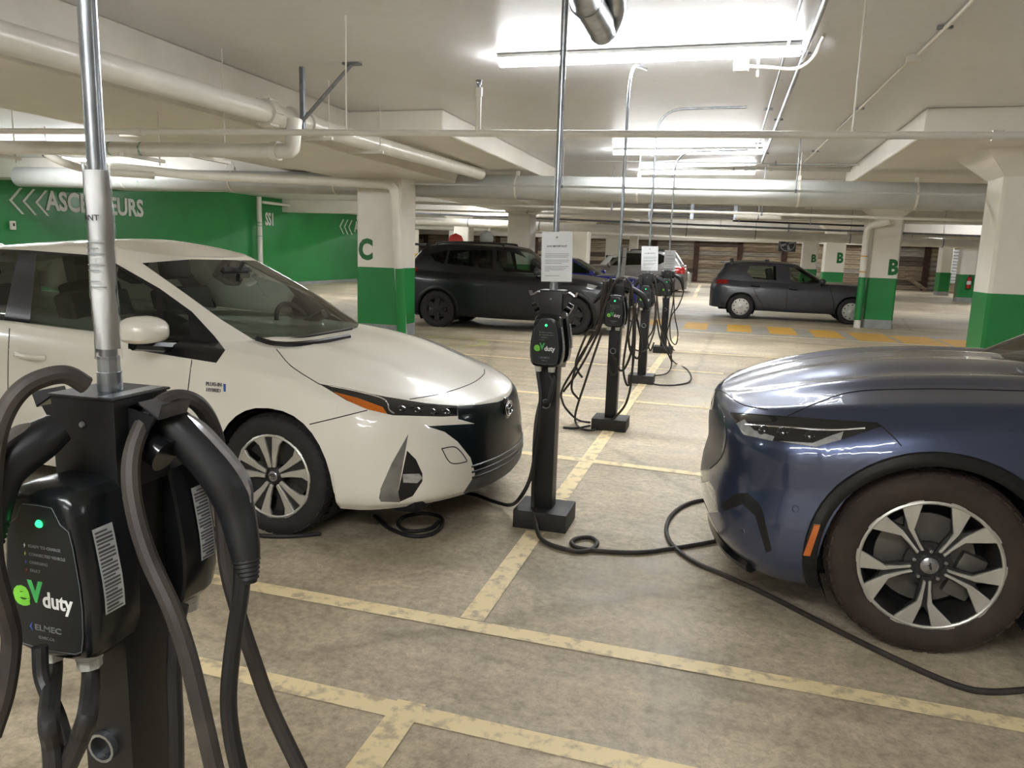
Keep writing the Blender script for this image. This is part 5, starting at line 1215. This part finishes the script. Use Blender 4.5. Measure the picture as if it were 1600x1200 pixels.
def mtop(x, t, w):
    a = interp([(-3.6, .03), (-1, .05), (-.4, .075), (0, .085), (.4, .07), (.65, .035), (.8, .0)], x)
    f = interp([(-.5, 1), (.2, 1), (.6, .5), (.8, 0)], x)
    r1 = .020*math.exp(-((t-.66)/.09)**2)*f; r2 = -.014*math.exp(-((t-.46)/.1)**2)*f; r3 = .010*math.exp(-((t-.2)/.14)**2)*f
    return a*(1-t**2.4)+(r1+r2+r3)*min(1, (1-t)*8)
S = Shell(half_to_bm(loft_half(rows, knots, mtop, 18, 6, 4, 24, ma)), MM)
grows = [
 dict(z=L((-3.8, 1.05), (-1.3, 1.0), (-.7, .98), (-.3, .98)), w=L((-3.7, .58), (-3.2, .74), (-1.3, .80), (-.8, .78), (-.5, .72)), xf=-.30, cf=.45, nF=2.4, xr=-3.7, cr=.3),
 dict(z=L((-3.8, 1.1), (-1.3, 1.07), (-.7, 1.045), (-.3, 1.03)), w=L((-3.7, .56), (-3.2, .73), (-1.3, .79), (-.8, .76), (-.5, .70)), xf=-.38, cf=.45, nF=2.4, xr=-3.68, cr=.3),
 dict(z=L((-3.6, 1.25), (-2.4, 1.33), (-1.3, 1.32), (-.8, 1.28)), w=L((-3.5, .5), (-3.2, .62), (-1.6, .69), (-1.1, .65)), xf=-.85, cf=.4, nF=2.4, xr=-3.5, cr=.3),
 dict(z=L((-3.5, 1.3), (-2.8, 1.47), (-2.0, 1.54), (-1.5, 1.52), (-1.2, 1.47)), w=L((-3.3, .46), (-2.4, .59), (-1.7, .59), (-1.4, .53)), xf=-1.28, cf=.35, nF=2.5, xr=-3.35, cr=.25),
 dict(z=L((-3.5, 1.32), (-2.8, 1.5), (-2.0, 1.58), (-1.5, 1.555), (-1.2, 1.5)), w=L((-3.3, .42), (-2.4, .53), (-1.7, .53), (-1.4, .46)), xf=-1.38, cf=.3, nF=2.5, xr=-3.3, cr=.25),
]
gk = [-1.75-.13*i for i in range(10)]
G = Shell(half_to_bm(loft_half(grows, gk, lambda x, t, w: interp([(-3.3, 0), (-2.6, .03), (-1.8, .04), (-1.4, .0)], x)*(1-t*t), 16, 6, 5, 8)), MM)
G.cut(G.yz_planes([(-.64, 1.035), (.64, 1.035), (.46, 1.52), (-.46, 1.52)]), 'windscreen', lambda f: f.normal.x > .25 and f.calc_center_median().x > -1.6, ('body',))
G.cut(G.xz_planes([(-.78, 1.05), (-1.62, 1.50), (-2.6, 1.46), (-3.1, 1.3), (-3.0, 1.13)]), 'side_window', lambda f: abs(f.normal.y) > .4, ('body',))
G.cut(G.yz_planes([(-.5, 1.1), (.5, 1.1), (.42, 1.42), (-.42, 1.42)]), 'rear_window', lambda f: f.normal.x < -.3, ('body',))
conv(S, ([(1141, 646), (1260, 653.5), (1274, 698), (1207, 689), (1161, 679)], [(1260, 653.5), (1372, 661), (1379, 666), (1314, 687), (1274, 698)]), 'headlight')
S.px([(1150, 662), (1163, 655), (1178, 672), (1210, 682), (1207, 689), (1161, 679)], 'lamp_reflector', only=('headlight',))
S.px([(1215, 689), (1270, 692), (1300, 680), (1318, 674), (1314, 687), (1274, 698)], 'lamp_reflector', only=('headlight',))
conv(S, ([(1128, 786), (1150, 771), (1168, 770), (1160, 788), (1130, 800)], [(1168, 770), (1186, 786), (1192, 800), (1180, 806), (1160, 788)], [(1180, 806), (1192, 800), (1206, 860), (1197, 864)]), 'bumper_vent')
conv(S, ([(1085, 757), (1108, 752), (1117, 766), (1122, 800), (1085, 803)],), 'running_light')
conv(S, ([(1060, 640), (1129, 640), (1131, 690), (1124, 722), (1105, 735), (1060, 735)],), 'nose_panel')
mb_ = S.split(dict(body=M_blue, headlight=M_lampdk, lamp_reflector=M_lampcl, bumper_vent=M_trimblk, running_light=M_lampcl, nose_panel=mat('nose_panel_gloss', srgb(44, 52, 72), .35, metal=.4, var=srgb(40, 46, 64))), ME)
G.split(dict(body=M_blue, windscreen=M_glass, side_window=M_glassd, rear_window=M_glassd), ME, {'body': 'roof'})
# gloss black arch cladding that follows the body side
def cladding(Sh, par, xw, zc, r0, r1, mt, zmin=.2, sy0=(1, -1), out=.014):
    for sy in sy0:
        m = MB(); rows = []
        for k, (rr, o_) in enumerate(((r0, -.05), (r0, out), (r0+.012, out+.004), ((r0+r1)/2, out+.002), (r1-.006, out*.8), (r1, 0.))):
            row = []
            for i in range(41):
                a = -.42+(math.pi+.84)*i/40; x = xw+rr*math.cos(a); z = max(zmin, zc+rr*math.sin(a))
                xx = xw+(r1+.004)*math.cos(a); zz = max(zmin+.02, zc+(r1+.004)*math.sin(a))
                q = Sh.bvh.ray_cast(Vector((xx, sy*3, zz)), Vector((0, -sy, 0)))[0]
                yy = q.y if q is not None else sy*.92
                row.append((x, yy+sy*o_, z))
            rows.append(row)
        m.grid(rows); m.build('arch_cladding', mt, par, ang=40)
for xw in (0, -2.984): cladding(S, ME, xw, .352, .398, .452, M_blackgloss)
q = []
for x, y in ((1271, 818), (1281, 818), (1265, 866), (1254, 865)):
    h, n = S.hit(x, y); q.append(h+Vector((0, .022, 0)))
m = MB(); v = m.verts(q+[p+Vector((0, -.02, 0)) for p in q])
for f in ((0, 1, 2, 3), (4, 7, 6, 5), (0, 4, 5, 1), (1, 5, 6, 2), (2, 6, 7, 3), (3, 7, 4, 0)): m.face([v[i] for i in f])
m.bevel(.003, 2); m.build('side_marker', M_amber, ME)
# black sill and splitter
for sy in (1, -1): box_part('side_sill', (-2.55, min(sy*.80, sy*.91), .17), (-.42, max(sy*.80, sy*.91), .27), M_blackgloss, ME, .02)
pts = []
for i in range(25):
    yy = -.78+1.56*i/24; q = S.bvh.ray_cast(Vector((3, yy, .225)), Vector((-1, 0, 0)))[0]
    if q is not None: pts.append(q+Vector((-.01, 0, -.012)))
m = MB(); m.tube(pts, .03, 8); m.build('splitter', M_blackgloss, ME)
for pts in ([(1229, 651), (1252, 640), (1290, 624), (1330, 613), (1380, 609), (1480, 608), (1600, 611)], [(1142, 645), (1185, 648), (1240, 652), (1310, 657), (1372, 661)], [(1378, 666), (1395, 682), (1409, 697)], [(1128, 641), (1134, 665), (1134, 692), (1126, 716), (1110, 732)], [(1112, 610), (1130, 612), (1160, 632), (1200, 640)]): S.line(pts, .0028, M_seam, ME, 'panel_seam', .0)
S.line([(1165, 664), (1230, 668), (1300, 672), (1352, 669)], .0035, M_chrome, ME, 'lamp_strip', .0015)
for x, y in ((1192, 671), (1222, 674), (1265, 680)):
    h, n = S.hit(x, y)
    if h is not None: m = MB(); m.lathe([(.0005, .010), (.014, .008), (.022, .001), (.024, -.006)], h, n, 14); m.build('lamp_cell', M_lampdk, ME)
for x, y in ((1243, 795), (1160, 830)):
    h, n = S.hit(x, y)
    if h is not None: m = MB(); m.lathe([(.010, .0005), (.0125, .0015), (.014, 0)], h, n, 14); m.build('parking_sensor', M_blue, ME)
# wipers and cowl
for pts in ([(1527, 556), (1560, 566), (1600, 586), (1640, 606)], [(1524, 548), (1534, 540), (1540, 536)]): G.line(pts, .009, M_trimblk, ME, 'wiper', .014)
m = MB(); m.grid([[(-.30-.05*abs(y)**2*3, y, 1.052-.05*abs(y)), (-.42-.05*abs(y)**2*3, y, 1.062-.05*abs(y))] for y in [-.68+1.36*i/12 for i in range(13)]]); m.build('cowl_panel', M_trimblk, ME)
interior(ME, -.8, -3.2, .72, .36, 1.04, .37)
for sy in (1, -1):
    wheel(ME, 0, sy*.9, sy, .362, .247, .225, 'mach', R(54), 0, M_tyre_brown if sy > 0 else None); wheel(ME, -2.984, sy*.9, sy, .362, .247, .225, 'mach', R(20), 0)
    mirror_cap(ME, (-.95, sy*1.02, 1.12), (.2, .24, .16), M_blue, sy)
liners(ME, ((0, .352), (-2.984, .352)), .396, .88)
box_part('underbody_light_block', (-3.5, -.75, .2), (.6, .75, .3), M_well, ME, .03, 1)  # floor pan as a dark box, added to keep light from underneath
handle(S, ME, (1700, 640), M_blue)
# ------------------------------------------------------------------ cars farther back
def far_car(name, label, x, y, ang, wb, fo, ro, hw, rt, rr, style, paint, hood, belt, rear, roof, ws, bk, wins, lamps, vis_px=True, clad=None, tail='hatch', glassm=None, rails=False, wcover=None):
    """hood/belt/rear: heights; roof: height; ws=(base x, top x); bk=(roof end x, tail base x); wins/lamps: [(tag, polygon px, material)]"""
    globals()['ARB'] = .22
    root, M = car_root(name, x, y, ang, label)
    Ra = rt+.045; ar = [(0, rt-.01, Ra), (-wb, rt-.01, Ra)]; a1, a2 = arch_knots(ar, .22, 14)
    kn = a1+[-wb*.25, -wb*.4, -wb*.55, -wb*.7]+a2; xr = -wb-ro
    b2 = belt
    def row(f, zf, zm, zr, w, dx, nF=2.4, dr=0.): return dict(z=TB((xr, zr), (-wb, zm+(zr-zm)*.5), (-wb*.5, zm), (0, zm*.6+zf*.4), (fo, zf)), w=TB((xr, w*.86), (-wb-.3, w*.97), (-wb*.5, w), (0, w), (fo*.6, w*.94)), xf=fo-dx, cf=.4, nF=nF, xr=xr+dr, cr=.32)
    rows = [row(0, .24, .22, .28, hw*.93, .06), row(0, .34, .3, .4, hw*.985, .0), row(0, .52, .5, .58, hw, .0), row(0, .66, .68, .75, hw*.995, .015), row(0, hood-.11, belt-.16, rear-.14, hw*.975, .03, 2.3, .03), row(0, hood-.05, belt-.03, rear, hw*.89, .1, 2.2, .08)]
    rows[-1]['z'] = TB((xr, rear), (-wb, belt+.0), (-wb*.5, belt-.02), (ws[0], hood+.07), (fo*.6, hood), (fo, hood-.07)); rows[-2]['z'] = TB((xr, rear-.12), (-wb, belt-.14), (-wb*.5, belt-.15), (0, hood-.06), (fo, hood-.14))
    S_ = Shell(half_to_bm(loft_half(rows, kn, lambda q, t, w: interp([(xr, .01), (ws[0], .05), (0, .06), (fo*.7, .04), (fo-.1, 0)], q)*(1-t*t), 10, 6, 3, 6, ar)), M)
    bz, tx = ws[0], ws[1]; re, tb = bk
    def grow(k, dz=0.):
        z = belt-.06+(roof-belt+.06)*k+dz; w = hw*(.88-.235*k**1.2); xf = bz+.08+(tx-bz-.08)*k; xe = tb+(re-tb)*k
        zz = TB((xe, z+(rear-belt)*(1-k)-.05*k), (re*.6+tx*.4, z), (tx, z-.01*k), (xf, z-(.04*(1-k))-.04*k))
        return dict(z=zz, w=TB((xe, w*.84), (re, w*.95), ((re+tx)/2, w), (tx-.2, w*.98), (xf, w*.82)), xf=xf, cf=.3, nF=2.4, xr=xe, cr=.22)
    gr = [grow(0), grow(.12), grow(.55), grow(.92), grow(1.)]; gr[-1]['w'] = [(a, b*.9) for a, b in gr[-1]['w']]
    g0 = min(r['xf'] for r in gr)-.45; g1 = max(r['xr'] for r in gr)+.3
    G_ = Shell(half_to_bm(loft_half(gr, [g0+(g1-g0)*i/8 for i in range(9)], lambda q, t, w: .045*(1-t*t)*interp([(re, .3), (re+.4, 1), (tx-.4, 1), (tx, .2)], q), 10, 6, 4, 6)), M)
    mats = dict(body=paint); gm = dict(body=paint, windscreen=glassm or M_glass, rear_window=M_glassd)
    G_.cut(G_.yz_planes([(-hw*.70, belt-.0), (hw*.70, belt), (hw*.55, roof-.06), (-hw*.55, roof-.06)]), 'windscreen', lambda f: f.normal.x > .25 and f.calc_center_median().x > tx-.35, ('body',))
    G_.cut(G_.yz_planes([(-hw*.62, rear+.05), (hw*.62, rear+.05), (hw*.5, roof-.12), (-hw*.5, roof-.12)]), 'rear_window', lambda f: f.normal.x < -.3 and f.calc_center_median().x < re+.2, ('body',))
    for tg, poly, mt in wins:
        gm[tg] = mt
        if isinstance(poly, tuple): G_.cut(G_.xz_planes(poly[0]), tg, lambda f: abs(f.normal.y) > .35, ('body',))
        else: G_.px(poly, tg)
    for tg, poly, mt in lamps:
        mats[tg] = mt
        for Sx, mm in ((S_, mats), (G_, gm)): mm[tg] = mt; Sx.px(poly, tg)
    S_.split(mats, root); G_.split(gm, root, {'body': 'roof'})
    if clad: cladding(S_, root, 0, rt-.01, Ra-.006, Ra+.06, clad, .22); cladding(S_, root, -wb, rt-.01, Ra-.006, Ra+.06, clad, .22)
    for sy in (1, -1):
        wheel(root, 0, sy*(hw-.02), sy, rt, rr, .21, style, .2); wheel(root, -wb, sy*(hw-.02), sy, rt, rr, .21, style, .5)
        mirror_cap(root, (ws[0]-.32, sy*(hw+.08), belt+.06), (.16, .2, .14), paint, sy)
        if rails: MB().tube(catmull([(tx-.3, sy*.5, roof-.02), (tx-.45, sy*.5, roof+.035), (re+.45, sy*.48, roof+.03), (re+.3, sy*.48, roof-.02)], 5), .022, 6).build('roof_rail', M_trimblk, root)
    liners(root, ((0, rt-.01), (-wb, rt-.01)), Ra-.008, hw-.03)
    box_part('underbody_light_block', (-wb-ro*.7, -hw*.8, .22), (fo*.7, hw*.8, .32), M_well, root, .03, 1)  # dark floor-pan box added so that no light passes below the body
    interior(root, ws[0]-.3, tb+.35, hw*.78, .42, belt-.02, .36)
    return root, S_, G_
M_blk = mat('black_car_paint', srgb(15, 18, 23), .38, var=srgb(12, 15, 20), vscale=3, coat=.35, crough=.12)
M_chc = mat('dusty_charcoal_paint', srgb(52, 53, 58), .42, var=srgb(44, 45, 50), vscale=3, coat=.5, crough=.15)
M_gry = mat('grey_metallic_paint', srgb(104, 102, 100), .35, metal=.4, var=srgb(94, 92, 90), coat=1., crough=.05)
M_blu = mat('bright_blue_paint', srgb(34, 42, 150), .35, metal=.2, var=srgb(30, 38, 140), coat=1., crough=.05)
M_wht = mat('plain_white_paint', srgb(220, 220, 216), .35, var=srgb(214, 214, 210), coat=.8)
SUV, S_, G_ = far_car('suv_car', 'black compact SUV parked behind the column marked C', -5.445+2.66, 13.74+.9, R(.4), 2.66, .92, .99, .92, .355, .225, 'steel', M_blk, .97, 1.07, 1.16, 1.60, (-.35, -1.15), (-3.15, -3.5),
    [('rear_side_window', [(671, 397), (700, 391), (694, 412), (681, 409)], M_glassd), ('rear_door_window', [(703, 391), (769, 391), (770, 421), (699, 412)], M_glassd), ('front_door_window', [(776, 391), (800, 394), (845, 412), (850, 432), (775, 422)], M_glass)],
    [('tail_light', [(636, 417), (653, 418), (652, 424), (634, 423)], M_redlens), ('headlight', [(918, 443), (934, 447), (926, 452), (916, 450)], M_lampcl)], clad=M_trimblk, rails=True)
S_.line([(676, 411), (705, 415), (773, 425), (837, 432)], .008, M_chrome, SUV, 'window_trim', .004)
for px in ((705, 432), (787, 440)): handle(S_, SUV, px, M_blk)
box_part('roof_spoiler', (-3.45, -.5, 1.555), (-3.05, .5, 1.60), M_blk, SUV, .02)
HB, S_, G_ = far_car('hatchback_car', 'dusty charcoal hatchback with silver wheel covers beyond the yellow dashes', .276+2.578, 19.93+.87, 0, 2.578, .83, .79, .89, .318, .205, 'cover', M_chc, .86, .95, 1.0, 1.43, (-.42, -1.28), (-3.02, -3.32),
    [('rear_door_window', [(1167, 425), (1172, 415), (1212, 416), (1213, 438), (1177, 435)], M_glass), ('front_door_window', [(1233, 417), (1251, 421), (1279, 434), (1287, 442), (1262, 444), (1236, 440)], M_glass)],
    [('tail_light', [(1121, 436), (1138, 437), (1137, 443), (1119, 443)], M_redlens)])
for px in ((1180, 447), (1240, 452)): handle(S_, HB, px, M_trimblk)
for pts in ([(1230, 416), (1231, 440), (1229, 470), (1228, 484)], [(1172, 437), (1184, 465), (1194, 482)], [(1297, 450), (1303, 475), (1300, 497)]): S_.line(pts, .006, M_seam, HB, 'door_seam', .0)
box_part('roof_spoiler', (-3.16, -.45, 1.375), (-2.9, .45, 1.41), M_chc, HB, .02)
p_ = hy(1016, 470, 20.8)
SD, S_, G_ = far_car('sedan_car', 'bright blue sedan half hidden behind the black SUV', p_.x-.85, 21.6, 0, 2.68, .85, 1.0, .89, .32, .21, 'cover', M_blu, .84, .93, 1.0, 1.40, (-.45, -1.35), (-2.6, -3.2),
    [('side_window', ([(-.75, .96), (-1.45, 1.33), (-2.5, 1.33), (-3.0, 1.05), (-2.9, .98)],), M_glassd)], [])
p_ = hy(1070, 440, 29.5)
GS, S_, G_ = far_car('suv_car', 'grey SUV parked facing left in front of the timber wall', p_.x-3.62, 30.5, R(180), 2.7, .92, .95, .93, .36, .23, 'steel', M_gry, 1.0, 1.08, 1.2, 1.70, (-.4, -1.15), (-3.2, -3.55),
    [('side_window', ([(-.75, 1.1), (-1.3, 1.6), (-2.6, 1.6), (-3.0, 1.42), (-2.6, 1.2)],), M_glassd)], [('tail_light', [(1056, 416), (1072, 418), (1071, 428), (1055, 427)], M_redlens)], rails=True)
p_ = hy(1078, 440, 33.8)
far_car('hatchback_car', 'white car whose nose peeks out beyond the grey SUV', p_.x-.85, 34.7, 0, 2.6, .85, .9, .9, .32, .21, 'cover', M_wht, .9, .97, 1.05, 1.5, (-.42, -1.3), (-2.9, -3.3),
    [('side_window', ([(-.75, 1.0), (-1.4, 1.4), (-2.6, 1.4), (-2.8, 1.05)],), M_glassd)], [])
